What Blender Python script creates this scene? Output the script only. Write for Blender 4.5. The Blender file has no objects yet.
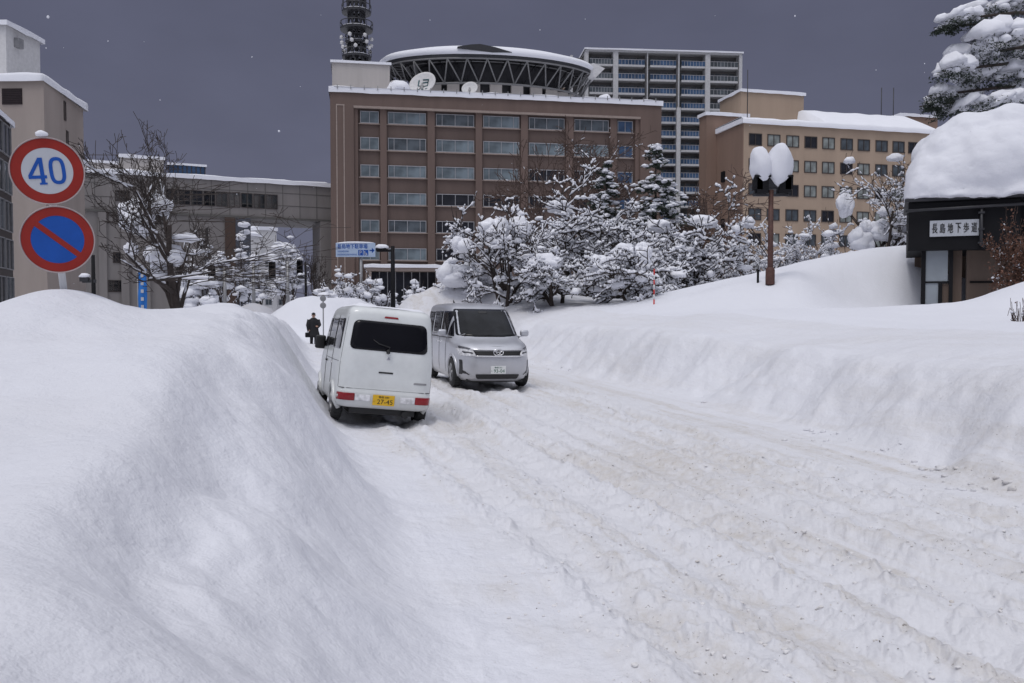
import bpy, math, random
import numpy as np
from mathutils import Vector, Matrix, noise
R = math.radians
scene = bpy.context.scene
col = scene.collection
FPX = 850.0; HOR = 311.0; EYE = 1.75
PITCH = math.atan((341.5 - HOR) / FPX)
ct, st = math.cos(PITCH), math.sin(PITCH)

def P(px, py, Y):
    """point of the place seen at a photo pixel, at forward distance Y"""
    X = (px - 512) / FPX; Z = -(py - 341.5) / FPX
    dy = ct + Z * st; dz = -st + Z * ct
    k = Y / dy
    return Vector((X * k, Y, EYE + dz * k))

# ---------------------------------------------------------------- camera
cam = bpy.data.cameras.new('camera'); camo = bpy.data.objects.new('camera', cam); col.objects.link(camo)
cam.sensor_width = 36; cam.lens = FPX / 1024 * 36; cam.clip_end = 6000; cam.clip_start = 0.05
camo.location = (0, 0, EYE); camo.rotation_euler = (R(90) - PITCH, 0, 0)
scene.camera = camo

# ---------------------------------------------------------------- materials
def new_mat(name):
    m = bpy.data.materials.new(name); m.use_nodes = True
    nt = m.node_tree; b = nt.nodes['Principled BSDF']
    return m, nt, b
def N(nt, t, **kw):
    n = nt.nodes.new(t)
    for k, v in kw.items():
        if k in n.inputs: n.inputs[k].default_value = v
        else: setattr(n, k, v)
    return n
def noise_n(nt, scale, detail=4, rough=.5, vec=None, dist=0):
    n = nt.nodes.new('ShaderNodeTexNoise'); n.inputs['Scale'].default_value = scale
    n.inputs['Detail'].default_value = detail; n.inputs['Roughness'].default_value = rough
    n.inputs['Distortion'].default_value = dist
    if vec is None:
        tc = nt.nodes.get('TC') or nt.nodes.new('ShaderNodeTexCoord'); tc.name = 'TC'
        vec = tc.outputs['Object']
    nt.links.new(vec, n.inputs['Vector'])
    return n
def ramp(nt, src, stops):
    r = nt.nodes.new('ShaderNodeValToRGB'); e = r.color_ramp.elements
    while len(e) < len(stops): e.new(.5)
    for i, (p, c) in enumerate(stops):
        e[i].position = p; e[i].color = (c if len(c) == 4 else tuple(c) + (1,)) if not isinstance(c, (int, float)) else (c, c, c, 1)
    nt.links.new(src, r.inputs['Fac']); return r
def bump(nt, src, b, strength, dist, prev=None):
    n = nt.nodes.new('ShaderNodeBump'); n.inputs['Strength'].default_value = strength; n.inputs['Distance'].default_value = dist
    nt.links.new(src, n.inputs['Height'])
    if prev: nt.links.new(prev.outputs['Normal'], n.inputs['Normal'])
    nt.links.new(n.outputs['Normal'], b.inputs['Normal']); return n
def simple(name, c, rough=.6, metal=0, spec=.5, var=.12, vs=3.0, bmp=0, bs=30, streak=False):
    """a colour with a little wear / unevenness in it"""
    m, nt, b = new_mat(name)
    b.inputs['Roughness'].default_value = rough; b.inputs['Metallic'].default_value = metal
    b.inputs['Specular IOR Level'].default_value = spec
    vec = None
    if streak:
        tc = nt.nodes.new('ShaderNodeTexCoord'); tc.name = 'TC'
        mp = nt.nodes.new('ShaderNodeMapping'); mp.inputs['Scale'].default_value = (1, 1, .12)
        nt.links.new(tc.outputs['Object'], mp.inputs['Vector']); vec = mp.outputs['Vector']
    n = noise_n(nt, vs, 6, .6, vec)
    lo = tuple(max(0, x * (1 - var)) for x in c); hi = tuple(min(1, x * (1 + var)) for x in c)
    r = ramp(nt, n.outputs['Fac'], [(.3, lo), (.7, hi)])
    nt.links.new(r.outputs['Color'], b.inputs['Base Color'])
    if bmp:
        n2 = noise_n(nt, bs, 4, .6); bump(nt, n2.outputs['Fac'], b, bmp, .02)
    return m
def glassy(name, c, rough=.06, var=.3, vs=.6):
    m, nt, b = new_mat(name)
    n = noise_n(nt, vs, 3, .5)
    r = ramp(nt, n.outputs['Fac'], [(.35, tuple(x * (1 - var) for x in c)), (.65, tuple(x * (1 + var) for x in c))])
    nt.links.new(r.outputs['Color'], b.inputs['Base Color'])
    b.inputs['Roughness'].default_value = rough; b.inputs['Specular IOR Level'].default_value = .5
    return m

def snow_mat(name, base=(.735, .745, .80), dirt=0.0, lumps=1.0):
    m, nt, b = new_mat(name)
    b.inputs['Roughness'].default_value = .75; b.inputs['Specular IOR Level'].default_value = .25
    b.inputs['Subsurface Weight'].default_value = 0
    n1 = noise_n(nt, .9, 5, .55); n2 = noise_n(nt, 9, 5, .6); n3 = noise_n(nt, 160, 3, .7)
    r = ramp(nt, n1.outputs['Fac'], [(.3, tuple(x * .975 for x in base)), (.7, base)])
    out = r.outputs['Color']
    if dirt:
        n4 = noise_n(nt, 2.2, 8, .7, dist=.5)
        r4 = ramp(nt, n4.outputs['Fac'], [(.50, 0.0), (.72, dirt)])
        mx = nt.nodes.new('ShaderNodeMixRGB'); mx.inputs['Color2'].default_value = (.47, .42, .36, 1)
        nt.links.new(r4.outputs['Color'], mx.inputs['Fac']); nt.links.new(out, mx.inputs['Color1']); out = mx.outputs['Color']
    nt.links.new(out, b.inputs['Base Color'])
    p = bump(nt, n2.outputs['Fac'], b, .22 * lumps, .07)
    bump(nt, n3.outputs['Fac'], b, .30, .004, p)
    return m

M = {}
M['snow'] = snow_mat('snow_fresh')
M['snow_bank'] = snow_mat('snow_ploughed', dirt=.05, lumps=.7)
M['snow_bank_r'] = snow_mat('snow_ploughed_dirty', base=(.79,.80,.85), dirt=.30, lumps=1.8)
M['snow_dirty'] = snow_mat('snow_grey', base=(.50, .50, .54), dirt=.5, lumps=2)
M['snow_tree'] = snow_mat('snow_on_branches', base=(.80, .81, .865), lumps=1.2)

# road snow
RA = R(14.5)
def road_mat():
    m, nt, b = new_mat('packed_road_snow')
    b.inputs['Roughness'].default_value = .7; b.inputs['Specular IOR Level'].default_value = .3
    tc = nt.nodes.new('ShaderNodeTexCoord'); tc.name = 'TC'
    mp = nt.nodes.new('ShaderNodeMapping'); mp.inputs['Rotation'].default_value = (0, 0, -RA)
    nt.links.new(tc.outputs['Object'], mp.inputs['Vector'])
    ms = nt.nodes.new('ShaderNodeMapping'); ms.inputs['Scale'].default_value = (1, .07, 1)
    nt.links.new(mp.outputs['Vector'], ms.inputs['Vector'])
    streak = noise_n(nt, 2.7, 7, .62, ms.outputs['Vector'], .4)
    patch = noise_n(nt, .55, 6, .6, mp.outputs['Vector'], .6)
    gr = noise_n(nt, 7.5, 8, .75, mp.outputs['Vector'], .3)
    def mth(op, a, bb, v=None):
        n = nt.nodes.new('ShaderNodeMath'); n.operation = op; n.use_clamp = True
        nt.links.new(a, n.inputs[0])
        if v is not None: n.inputs[1].default_value = v
        else: nt.links.new(bb, n.inputs[1])
        return n.outputs[0]
    rs = ramp(nt, streak.outputs['Fac'], [(.46, 0.0), (.58, 1.0)])
    rp = ramp(nt, patch.outputs['Fac'], [(.34, .30), (.56, 1.0)])
    rg = ramp(nt, gr.outputs['Fac'], [(.38, .25), (.62, 1.0)])
    sx_ = nt.nodes.new('ShaderNodeSeparateXYZ'); nt.links.new(mp.outputs['Vector'], sx_.inputs[0])
    wob = nt.nodes.new('ShaderNodeMath'); wob.operation = 'MULTIPLY_ADD'; wob.inputs[1].default_value = 2.4; nt.links.new(patch.outputs['Fac'], wob.inputs[0]); nt.links.new(sx_.outputs['X'], wob.inputs[2])
    vr = nt.nodes.new('ShaderNodeMath'); vr.operation = 'DIVIDE'; vr.inputs[1].default_value = 10; nt.links.new(wob.outputs[0], vr.inputs[0])
    rv = ramp(nt, vr.outputs[0], [(.21, 0.0), (.30, 1.0), (.76, 1.0), (.86, .35), (.98, .22)])
    d = mth('MULTIPLY', rs.outputs['Color'], rp.outputs['Color']); d = mth('MULTIPLY', d, rg.outputs['Color']); d = mth('MULTIPLY', d, rv.outputs['Color'])
    base = ramp(nt, patch.outputs['Fac'], [(.3, (.725, .735, .79)), (.7, (.71, .715, .76))])
    mt = nt.nodes.new('ShaderNodeMixRGB'); nt.links.new(mth('MULTIPLY', rv.outputs['Color'], None, .8), mt.inputs['Fac']); nt.links.new(base.outputs['Color'], mt.inputs['Color1']); mt.inputs['Color2'].default_value = (.67, .67, .70, 1)
    mx = nt.nodes.new('ShaderNodeMixRGB'); nt.links.new(mth('MULTIPLY', d, None, .72), mx.inputs['Fac'])
    nt.links.new(mt.outputs['Color'], mx.inputs['Color1']); mx.inputs['Color2'].default_value = (.52, .48, .43, 1)
    # dark specks of grit
    sp = noise_n(nt, 26, 3, .6, mp.outputs['Vector']); rsp = ramp(nt, sp.outputs['Fac'], [(.66, 0.0), (.70, 1.0)])
    spd = mth('MULTIPLY', rsp.outputs['Color'], rs.outputs['Color']); spd = mth('MULTIPLY', spd, rv.outputs['Color'])
    mx2 = nt.nodes.new('ShaderNodeMixRGB'); nt.links.new(mth('MULTIPLY', spd, None, .8), mx2.inputs['Fac'])
    nt.links.new(mx.outputs['Color'], mx2.inputs['Color1']); mx2.inputs['Color2'].default_value = (.16, .14, .12, 1)
    nt.links.new(mx2.outputs['Color'], b.inputs['Base Color'])
    n2 = noise_n(nt, 14, 8, .72, mp.outputs['Vector']); n3 = noise_n(nt, 70, 5, .75, mp.outputs['Vector'])
    n0 = noise_n(nt, 1.6, 6, .6, mp.outputs['Vector']); p0_ = bump(nt, n0.outputs['Fac'], b, .55, .14)
    p = bump(nt, n2.outputs['Fac'], b, .40, .030, p0_); bump(nt, n3.outputs['Fac'], b, .22, .006, p)
    return m
M['road'] = road_mat(); M['snow_bank'] = M['snow_bank_r'] = M['road']

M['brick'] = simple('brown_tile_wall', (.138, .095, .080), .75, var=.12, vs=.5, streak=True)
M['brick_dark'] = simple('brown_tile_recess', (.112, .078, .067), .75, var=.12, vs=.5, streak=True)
M['trim'] = simple('pale_brown_trim', (.30, .24, .21), .7)
M['concrete_l'] = simple('pale_concrete', (.47, .44, .42), .85, var=.14, vs=.35, streak=True, bmp=.2, bs=2)
M['concrete_tan'] = simple('tan_concrete', (.31, .265, .24), .85, var=.13, vs=.3, streak=True)
M['grey_panel'] = simple('grey_panel_wall', (.20, .185, .18), .7, var=.12, vs=.4, streak=True)
M['grey_line'] = simple('panel_joint', (.10, .095, .09), .8)
M['blue_grey'] = simple('dark_blue_grey_pier', (.060, .066, .085), .5)
M['dark_glass'] = glassy('dark_window', (.018, .019, .024))
M['curtain_glass'] = glassy('curtained_window', (.135, .165, .185), .12, .45, .35)
M['mid_glass'] = glassy('grey_window', (.075, .088, .10), .08, .4, .5)
M['blue_glass'] = glassy('blue_window', (.045, .085, .16), .1, .4, .5)
M['beige_glass'] = glassy('curtained_pane', (.23, .25, .24), .15, .45, .5)
M['white_frame'] = simple('white_frame', (.36, .36, .38), .5)
M['dark_frame'] = simple('dark_frame', (.045, .035, .032), .6)
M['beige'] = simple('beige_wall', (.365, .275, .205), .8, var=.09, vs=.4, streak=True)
M['beige_dark'] = simple('beige_shaded_wall', (.225, .15, .115), .8, var=.09, vs=.4, streak=True)  # darker beige: the shade on the left side face is put into the colour
M['white_conc'] = simple('white_concrete', (.60, .595, .60), .7, var=.1)
M['steel'] = simple('galvanised_steel', (.30, .30, .31), .45, .3)
M['dark_steel'] = simple('dark_steel', (.035, .035, .04), .5, .2)
M['black'] = simple('black_paint', (.008, .008, .010), .7, spec=.2)
M['bark'] = simple('dark_bark', (.045, .034, .030), .9, var=.4, vs=8, bmp=.4, bs=40)
M['bark_b'] = simple('brown_bark', (.085, .055, .045), .9, var=.3, vs=8)
M['needles'] = simple('dark_needles', (.028, .040, .028), .8, var=.4, vs=4)
M['dead_leaf'] = simple('withered_leaves', (.12, .055, .035), .8, var=.4, vs=6)
M['red_sign'] = simple('red_sign_film', (.27, .020, .014), .6, var=.10, vs=6, spec=.3)
M['blue_sign'] = simple('blue_sign_film', (.008, .075, .36), .6, var=.10, vs=6, spec=.3)
M['white_sign'] = simple('white_sign_film', (.47, .49, .53), .6, var=.06, vs=6, spec=.3)
M['sign_pale'] = simple('pale_rim', (.40, .33, .33), .6, var=.08, vs=6)
M['white_paint'] = simple('white_paint', (.66, .67, .68), .45, var=.05)
M['rust'] = simple('rust_brown_paint', (.085, .038, .030), .65, var=.35, vs=6)
M['banner'] = simple('blue_cloth', (.02, .17, .55), .7)
M['red'] = simple('red_paint', (.55, .035, .03), .5)
M['skin'] = simple('skin', (.45, .27, .20), .6)
M['coat'] = simple('black_coat', (.012, .012, .015), .85)

# ---------------------------------------------------------------- object helpers
def tag(o, label=None, cat=None, group=None, kind=None):
    if label: o['label'] = label
    if cat: o['category'] = cat
    if group: o['group'] = group
    if kind: o['kind'] = kind
    return o
def empty(name, loc=(0, 0, 0), rz=0, **kw):
    o = bpy.data.objects.new(name, None); col.objects.link(o); o.location = loc; o.rotation_euler = (0, 0, rz)
    o.empty_display_size = .2
    return tag(o, **kw)
def link(name, me, parent=None, loc=None, rot=None, **kw):
    o = bpy.data.objects.new(name, me); col.objects.link(o)
    if parent: o.parent = parent
    if loc is not None: o.location = loc
    if rot is not None: o.rotation_euler = rot
    return tag(o, **kw)
def clone(o, parent=None):
    c = o.copy(); col.objects.link(c)
    if parent: c.parent = parent
    for ch in [x for x in o.children]: clone(ch, c)
    return c

class MB:
    def __init__(s): s.v = []; s.f = []; s.m = []; s.sm = []
    def add(s, vs, fs, m=0, smooth=False):
        k = len(s.v); s.v.extend([tuple(p) for p in vs])
        for f in fs: s.f.append(tuple(i + k for i in f)); s.m.append(m); s.sm.append(smooth)
        return s
    def box(s, x0, x1, y0, y1, z0, z1, m=0, rot=None, piv=None):
        vs = [Vector((x, y, z)) for x in (x0, x1) for y in (y0, y1) for z in (z0, z1)]
        if rot is not None:
            c = Vector(piv) if piv is not None else Vector(((x0 + x1) / 2, (y0 + y1) / 2, (z0 + z1) / 2))
            vs = [rot @ (p - c) + c for p in vs]
        return s.add(vs, [(0, 1, 3, 2), (4, 6, 7, 5), (0, 4, 5, 1), (2, 3, 7, 6), (0, 2, 6, 4), (1, 5, 7, 3)], m)
    def tube(s, pts, rad, n=6, m=0, cap=True, smooth=True, flat=1.0):
        pts = [Vector(p) for p in pts]
        if isinstance(rad, (int, float)): rad = [rad] * len(pts)
        vs = []; L = len(pts)
        ref = None
        for i, p in enumerate(pts):
            t = (pts[min(i + 1, L - 1)] - pts[max(i - 1, 0)])
            if t.length < 1e-9: t = Vector((0, 0, 1))
            t.normalize()
            if ref is None: ref = Vector((0, 0, 1)) if abs(t.z) < .8 else Vector((1, 0, 0))
            a = t.cross(ref)
            if a.length < 1e-4: a = t.orthogonal()
            a.normalize(); b = a.cross(t); 
            for k in range(n):
                q = 2 * math.pi * k / n
                vs.append(p + a * (math.cos(q) * rad[i]) + b * (math.sin(q) * rad[i] * flat))
        fs = []
        for i in range(L - 1):
            for k in range(n):
                k2 = (k + 1) % n
                fs.append((i * n + k, i * n + k2, (i + 1) * n + k2, (i + 1) * n + k))
        s.add(vs, fs, m, smooth)
        if cap:
            s.f.append(tuple(len(s.v) - L * n + k for k in range(n - 1, -1, -1))); s.m.append(m); s.sm.append(False)
            s.f.append(tuple(len(s.v) - n + k for k in range(n))); s.m.append(m); s.sm.append(False)
        return s
    def prism(s, poly, axis, a0, a1, m=0):
        """poly of 2D points extruded along axis ('x','y','z')"""
        def mk(p, a):
            return {'x': (a, p[0], p[1]), 'y': (p[0], a, p[1]), 'z': (p[0], p[1], a)}[axis]
        n = len(poly)
        vs = [mk(p, a0) for p in poly] + [mk(p, a1) for p in poly]
        fs = [tuple(range(n - 1, -1, -1)), tuple(range(n, 2 * n))] + [(i, (i + 1) % n, n + (i + 1) % n, n + i) for i in range(n)]
        return s.add(vs, fs, m)
    def lathe(s, prof, origin=(0, 0, 0), axis='z', n=24, m=0, smooth=True):
        vs = []; o = Vector(origin)
        for r, h in prof:
            for k in range(n):
                q = 2 * math.pi * k / n; c, d = r * math.cos(q), r * math.sin(q)
                vs.append(o + Vector({'z': (c, d, h), 'y': (c, h, d), 'x': (h, c, d)}[axis]))
        fs = []
        for i in range(len(prof) - 1):
            for k in range(n):
                k2 = (k + 1) % n; fs.append((i * n + k, i * n + k2, (i + 1) * n + k2, (i + 1) * n + k))
        s.add(vs, fs, m, smooth)
    def blob(s, c, r, seed=0, amp=.25, sub=2, m=0, flatb=.55, freq=1.3, rot=None):
        V, F = ICO[sub]; c = Vector(c); r = Vector(r if not isinstance(r, (int, float)) else (r, r, r)); vs = []
        for p in V:
            k = 1 + amp * noise.noise(p * freq + Vector((seed * 3.1, seed * 1.7, seed)))*1.6
            q = Vector((p.x * r.x * k, p.y * r.y * k, p.z * r.z * k))
            if q.z < 0: q.z *= flatb
            if rot is not None: q = rot @ q
            vs.append(c + q)
        s.add(vs, F, m, True)
    def build(s, name, mats, parent=None, loc=None, rot=None, **kw):
        me = bpy.data.meshes.new(name)
        me.from_pydata(s.v, [], s.f)
        if not isinstance(mats, (list, tuple)): mats = [mats]
        for mt in mats: me.materials.append(M[mt] if isinstance(mt, str) else mt)
        me.polygons.foreach_set('material_index', s.m)
        me.polygons.foreach_set('use_smooth', s.sm)
        me.update()
        return link(name, me, parent, loc, rot, **kw)

import bmesh
ICO = {}
for sub in (1, 2, 3):
    bm = bmesh.new(); bmesh.ops.create_icosphere(bm, subdivisions=sub, radius=1)
    ICO[sub] = ([v.co.copy() for v in bm.verts], [tuple(v.index for v in f.verts) for f in bm.faces]); bm.free()

def text_mesh(s, size, extrude=.002):
    cu = bpy.data.curves.new('t', 'FONT'); cu.body = s; cu.size = size; cu.align_x = 'CENTER'; cu.align_y = 'CENTER'
    cu.extrude = extrude; cu.resolution_u = 3
    o = bpy.data.objects.new('t', cu); col.objects.link(o)
    dg = bpy.context.evaluated_depsgraph_get(); me = bpy.data.meshes.new_from_object(o.evaluated_get(dg))
    bpy.data.objects.remove(o); me.materials.clear(); return me
def text(name, s, size, mat, parent, loc, rot, fit=None, extrude=.002, bold=0):
    me = text_mesh(s, size, extrude); me.materials.append(M[mat])
    co = np.empty(len(me.vertices) * 3); me.vertices.foreach_get('co', co); co = co.reshape(-1, 3)
    if fit and len(co):
        w = co[:, 0].max() - co[:, 0].min(); h = co[:, 1].max() - co[:, 1].min()
        co[:, 0] -= (co[:, 0].max() + co[:, 0].min()) / 2; co[:, 1] -= (co[:, 1].max() + co[:, 1].min()) / 2
        co[:, 0] *= fit[0] / w
        if fit[1]: co[:, 1] *= fit[1] / h
        me.vertices.foreach_set('co', co.ravel()); me.update()
    return link(name, me, parent, loc, rot)

# ---------------------------------------------------------------- world and sun
w = bpy.data.worlds.new('World'); scene.world = w; w.use_nodes = True
nt = w.node_tree; bg = nt.nodes['Background']
SUN_EL, SUN_AZ = R(66), R(212)      # azimuth clockwise from +Y: behind the camera on its left
sky = nt.nodes.new('ShaderNodeTexSky'); sky.sky_type = 'NISHITA'; sky.sun_disc = False
sky.sun_elevation = SUN_EL; sky.sun_rotation = SUN_AZ
tc = nt.nodes.new('ShaderNodeTexCoord'); sep = nt.nodes.new('ShaderNodeSeparateXYZ')
nt.links.new(tc.outputs['Generated'], sep.inputs[0])
# cloud deck: dark storm cloud low in the north, brighter overhead and to the south
def wm(op, a, b=None, v=None, cl=False):
    n = nt.nodes.new('ShaderNodeMath'); n.operation = op; n.use_clamp = cl
    if isinstance(a, float): n.inputs[0].default_value = a
    else: nt.links.new(a, n.inputs[0])
    if v is not None: n.inputs[1].default_value = v
    elif b is not None: nt.links.new(b, n.inputs[1])
    return n.outputs[0]
dn = nt.nodes.new('ShaderNodeTexNoise'); dn.inputs['Scale'].default_value = 2.2; dn.inputs['Detail'].default_value = 5
mpw = nt.nodes.new('ShaderNodeMapping'); mpw.inputs['Scale'].default_value = (1, 1, 2.2)
nt.links.new(tc.outputs['Generated'], mpw.inputs[0]); nt.links.new(mpw.outputs[0], dn.inputs['Vector'])
# t = z*1.0 - y*.55 : low in front, high above/behind
ty = wm('MULTIPLY', sep.outputs['Y'], v=-.17); t = wm('ADD', wm('MULTIPLY', sep.outputs['Z'], v=.80), ty); t = wm('ADD', t, v=.17)
nz = wm('MULTIPLY', wm('SUBTRACT', dn.outputs['Fac'], v=.5), v=.06); t = wm('ADD', t, nz)
cr = nt.nodes.new('ShaderNodeValToRGB'); e = cr.color_ramp.elements
stops = [(0.0, (.120, .125, .180)), (.14, (.112, .117, .172)), (.26, (.100, .105, .157)), (.36, (.096, .100, .150)), (.48, (.20, .21, .26)), (.68, (.50, .52, .60)), (1.0, (1.0, 1.02, 1.12))]
while len(e) < len(stops): e.new(.5)
for i, (p, c) in enumerate(stops): e[i].position = p; e[i].color = c + (1,)
nt.links.new(t, cr.inputs[0])
# faint mottling of the cloud
dn2 = nt.nodes.new('ShaderNodeTexNoise'); dn2.inputs['Scale'].default_value = 6; dn2.inputs['Detail'].default_value = 6
nt.links.new(mpw.outputs[0], dn2.inputs['Vector'])
mr = nt.nodes.new('ShaderNodeMapRange'); mr.inputs[1].default_value = .3; mr.inputs[2].default_value = .7; mr.inputs[3].default_value = .93; mr.inputs[4].default_value = 1.07
nt.links.new(dn2.outputs['Fac'], mr.inputs[0])
CL = 10.0  # cloud radiances above are for background strength .1
sc_ = nt.nodes.new('ShaderNodeVectorMath'); sc_.operation = 'SCALE'; nt.links.new(cr.outputs[0], sc_.inputs[0]); nt.links.new(wm('MULTIPLY', mr.outputs[0], v=CL), sc_.inputs['Scale'])
mx = nt.nodes.new('ShaderNodeMixRGB'); mx.inputs['Fac'].default_value = .985
nt.links.new(sky.outputs[0], mx.inputs['Color1']); nt.links.new(sc_.outputs[0], mx.inputs['Color2'])
nt.links.new(mx.outputs[0], bg.inputs['Color']); bg.inputs['Strength'].default_value = .1
sl = bpy.data.lights.new('sun', 'SUN'); sl.energy = 1.0; sl.angle = R(22); sl.color = (1, .965, .92)
so = bpy.data.objects.new('sun', sl); col.objects.link(so)
sd = Vector((math.sin(SUN_AZ) * math.cos(SUN_EL), math.cos(SUN_AZ) * math.cos(SUN_EL), math.sin(SUN_EL)))
so.rotation_euler = sd.to_track_quat('Z', 'Y').to_euler(); so.location = (0, 0, 60)
scene.view_settings.view_transform = 'Standard'; scene.view_settings.look = 'None'
scene.view_settings.gamma = 1; scene.view_settings.exposure = 0.07
scene.cycles.max_bounces = 6; scene.cycles.diffuse_bounces = 3; scene.cycles.glossy_bounces = 3

# ---------------------------------------------------------------- terrain
rs_ = np.random.RandomState(7); LAT = rs_.rand(256, 256)
def vn(x, y):
    xi = np.floor(x).astype(int); yi = np.floor(y).astype(int); fx = x - xi; fy = y - yi
    fx = fx * fx * (3 - 2 * fx); fy = fy * fy * (3 - 2 * fy)
    a = LAT[xi % 256, yi % 256]; b = LAT[(xi + 1) % 256, yi % 256]; c = LAT[xi % 256, (yi + 1) % 256]; d = LAT[(xi + 1) % 256, (yi + 1) % 256]
    return (a * (1 - fx) + b * fx) * (1 - fy) + (c * (1 - fx) + d * fx) * fy - .5
def fbm(x, y, o=4, g=.5):
    s = 0; a = 1
    for i in range(o): s = s + a * vn(x * 2 ** i + 17.3 * i, y * 2 ** i + 9.1 * i); a *= g
    return s
def ss(t): t = np.clip(t, 0, 1); return t * t * (3 - 2 * t)
def gauss(x, y, cx, cy, sx, sy): return np.exp(-((x - cx) / sx) ** 2 - ((y - cy) / sy) ** 2)
def toeL(u): return .84 + .30 * vn(u * .45, u * 0 + 3.3) + .14 * vn(u * 1.7, u * 0 + 8.1)
def toeR(u): return np.interp(u, [0, 6, 15, 24, 34, 45], [6.4, 6.2, 7.2, 7.1, 7.5, 6.0]) + .5 * vn(u * .3, u * 0 + 40.2) + .25 * vn(u * 1.3, u * 0 + 61.)
def rise(t, k=2.0): t = np.clip(t, 0, 1); return 1 - (1 - t) ** k
sa, ca = math.sin(RA), math.cos(RA)
RUTS = [(1.75, .14, .05), (2.45, .17, .08), (3.1, .12, .05), (3.85, .17, .085), (4.7, .15, .06), (5.45, .15, .095)]
def Hn(x, y):
    x = np.asarray(x, float); y = np.asarray(y, float)
    u = -x * sa + y * ca; v = x * ca + y * sa
    tL = toeL(u); tR = toeR(u)
    # road
    far = ss((u - 40) / 15)
    vv = v - .12 * np.clip(u, 0, 60) * 0 + .35 * vn(u * .10, u * 0) * 1.5
    road = .03 * fbm(x * .7, y * .7, 3)
    crumb = 0
    for c, wd, dp in RUTS:
        k = (.45 + 1.1 * np.abs(vn(u * .35 + c * 7, u * 0 + c)) * 2)
        d = vv - c - .22 * vn(u * .16 + c * 3, u * 0 + c * 5)
        road = road - .75 * dp * k * np.exp(-(d / wd) ** 2) + .035 * k * np.exp(-((np.abs(d) - wd * 1.8) / .12) ** 2)
        crumb = crumb + np.exp(-((np.abs(d) - wd * 1.2) / .25) ** 2)
    crumb = np.clip(crumb, .25, 1.2)
    road = road + crumb * (.040 * fbm(x * 4, y * 4, 5, .68) + .07 * np.clip(fbm(x * 9, y * 9, 3, .65) - .10, 0, 1)) + .05
    # left bank
    wl0 = tL - v; wl = .5 * (wl0 + np.sqrt(wl0 * wl0 + .05))
    hm = .97 + .70 * ss((u - 3.2) / 4.6) - .35 * ss((u - 16) / 16) - .6 * ss((u - 38) / 20)
    L = hm * ss(wl / (1.55 + .3 * vn(u * .5, u * 0 + 77)))
    drift = .20 * fbm(x * .42 + 5, y * .42, 3, .45) * ss(wl / 2.5)
    face = np.exp(-((wl - 1.0) / .6) ** 2)
    L = L + drift + face * ss(wl / .4) * (.19 * fbm(x * 1.3, y * 1.3, 4, .5)) + .010 * fbm(x * 3, y * 3, 2)
    L = L + .22 * gauss(x, y, -4.05, 7.6, .45, .6)
    L = L - ss((wl - 9) / 20) * .5
    # a sagging ledge where the plough has shaved the near bank
    L = L + .10 * fbm(x * 1.1 + 3, y * 1.1, 3) * ss(wl / 2) + .06 * np.exp(-((wl - 1.75) / .35) ** 2) - .13 * np.exp(-((wl - 1.25 - .3 * vn(u * .6, u * 0 + 5)) / .22) ** 2) * ss((u - 2.2) / 1.5) * (1 - ss((u - 6) / 2))
    # right bank
    wr0 = v - tR; wr = .5 * (wr0 + np.sqrt(wr0 * wr0 + .10))
    top = 1.24 + .22 * ss((u - 12) / 6) + .18 * vn(u * .25, u * 0 + 11)
    Rb = (top + .08) * (.76 * ss(wr / (1.6 + .6 * vn(u * .4, u * 0 + 31))) + .26 * ss((wr - .6) / 4.2)) + .22 * ss((wr - 1) / 8.5) - .10 * gauss(x, y, 13.5, 26, 4, 3)
    fr = np.exp(-((wr - .8) / .9) ** 2)
    Rb = Rb + fr * ss(wr / .5) * (.26 * fbm(x * 1.1, y * 1.1, 4, .5)) + .10 * fbm(x * .35, y * .35, 3) * ss(wr / 3) + .012 * fbm(x * 5, y * 5, 3)
    Rb = Rb + .45 * ss((y - 30) / 12) * ss(wr / 3)
    hill = 2.5 * ss((y - 26.8 - 2.9 * ss((x - 9.0) / 4.2)) / 4.6) * ss((x - 2.5) / 14.0) * (1 - ss((y - 34.2) / 8))
    Rb = Rb + hill * (1 + .12 * vn(x * .4, y * .4))
    Rb = Rb + 1.1 * gauss(x, y, -1.6, 41, 4.6, 4) * ss(wr / 2.5) + .9 * gauss(x, y, 14.2, 22.0, 1.7, 2.2)
    Rb = Rb * (1 - .55 * ss((y - 75) / 35))
    h = road * np.exp(-np.clip(wl0, 0, 9) / .3) * np.exp(-np.clip(wr0, 0, 9) / .35) + np.where(v < 3.5, L, Rb)
    # far mounds at the junction
    m2 = 2.35 * gauss(x, y, -12.6, 53, 3.4, 2.6) + 1.9 * gauss(x, y, -8.8, 56, 3.8, 3)
    m2 = np.maximum(m2, 2.75 * np.exp(-((x + 2.6) / 3.6) ** 4 - ((y - 41) / 3) ** 2))
    m1 = 2.15 * gauss(x, y, -18.2, 60, 2.6, 3)
    far_base = 1.5 * ss((y - 62) / 25) * (1 - ss((y - 100) / 30)) 
    h = np.maximum(h, np.maximum(m1, m2) * (1 + .25 * fbm(x * .5, y * .5, 3)))
    h = np.maximum(h, far_base)
    h = h - .10 * np.exp(-(((u - 13.8) / 3.4) ** 4) - (((v - 1.5) / 1.05) ** 4))
    return h
def H(x, y): return float(Hn(np.array([x]), np.array([y]))[0])

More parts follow.
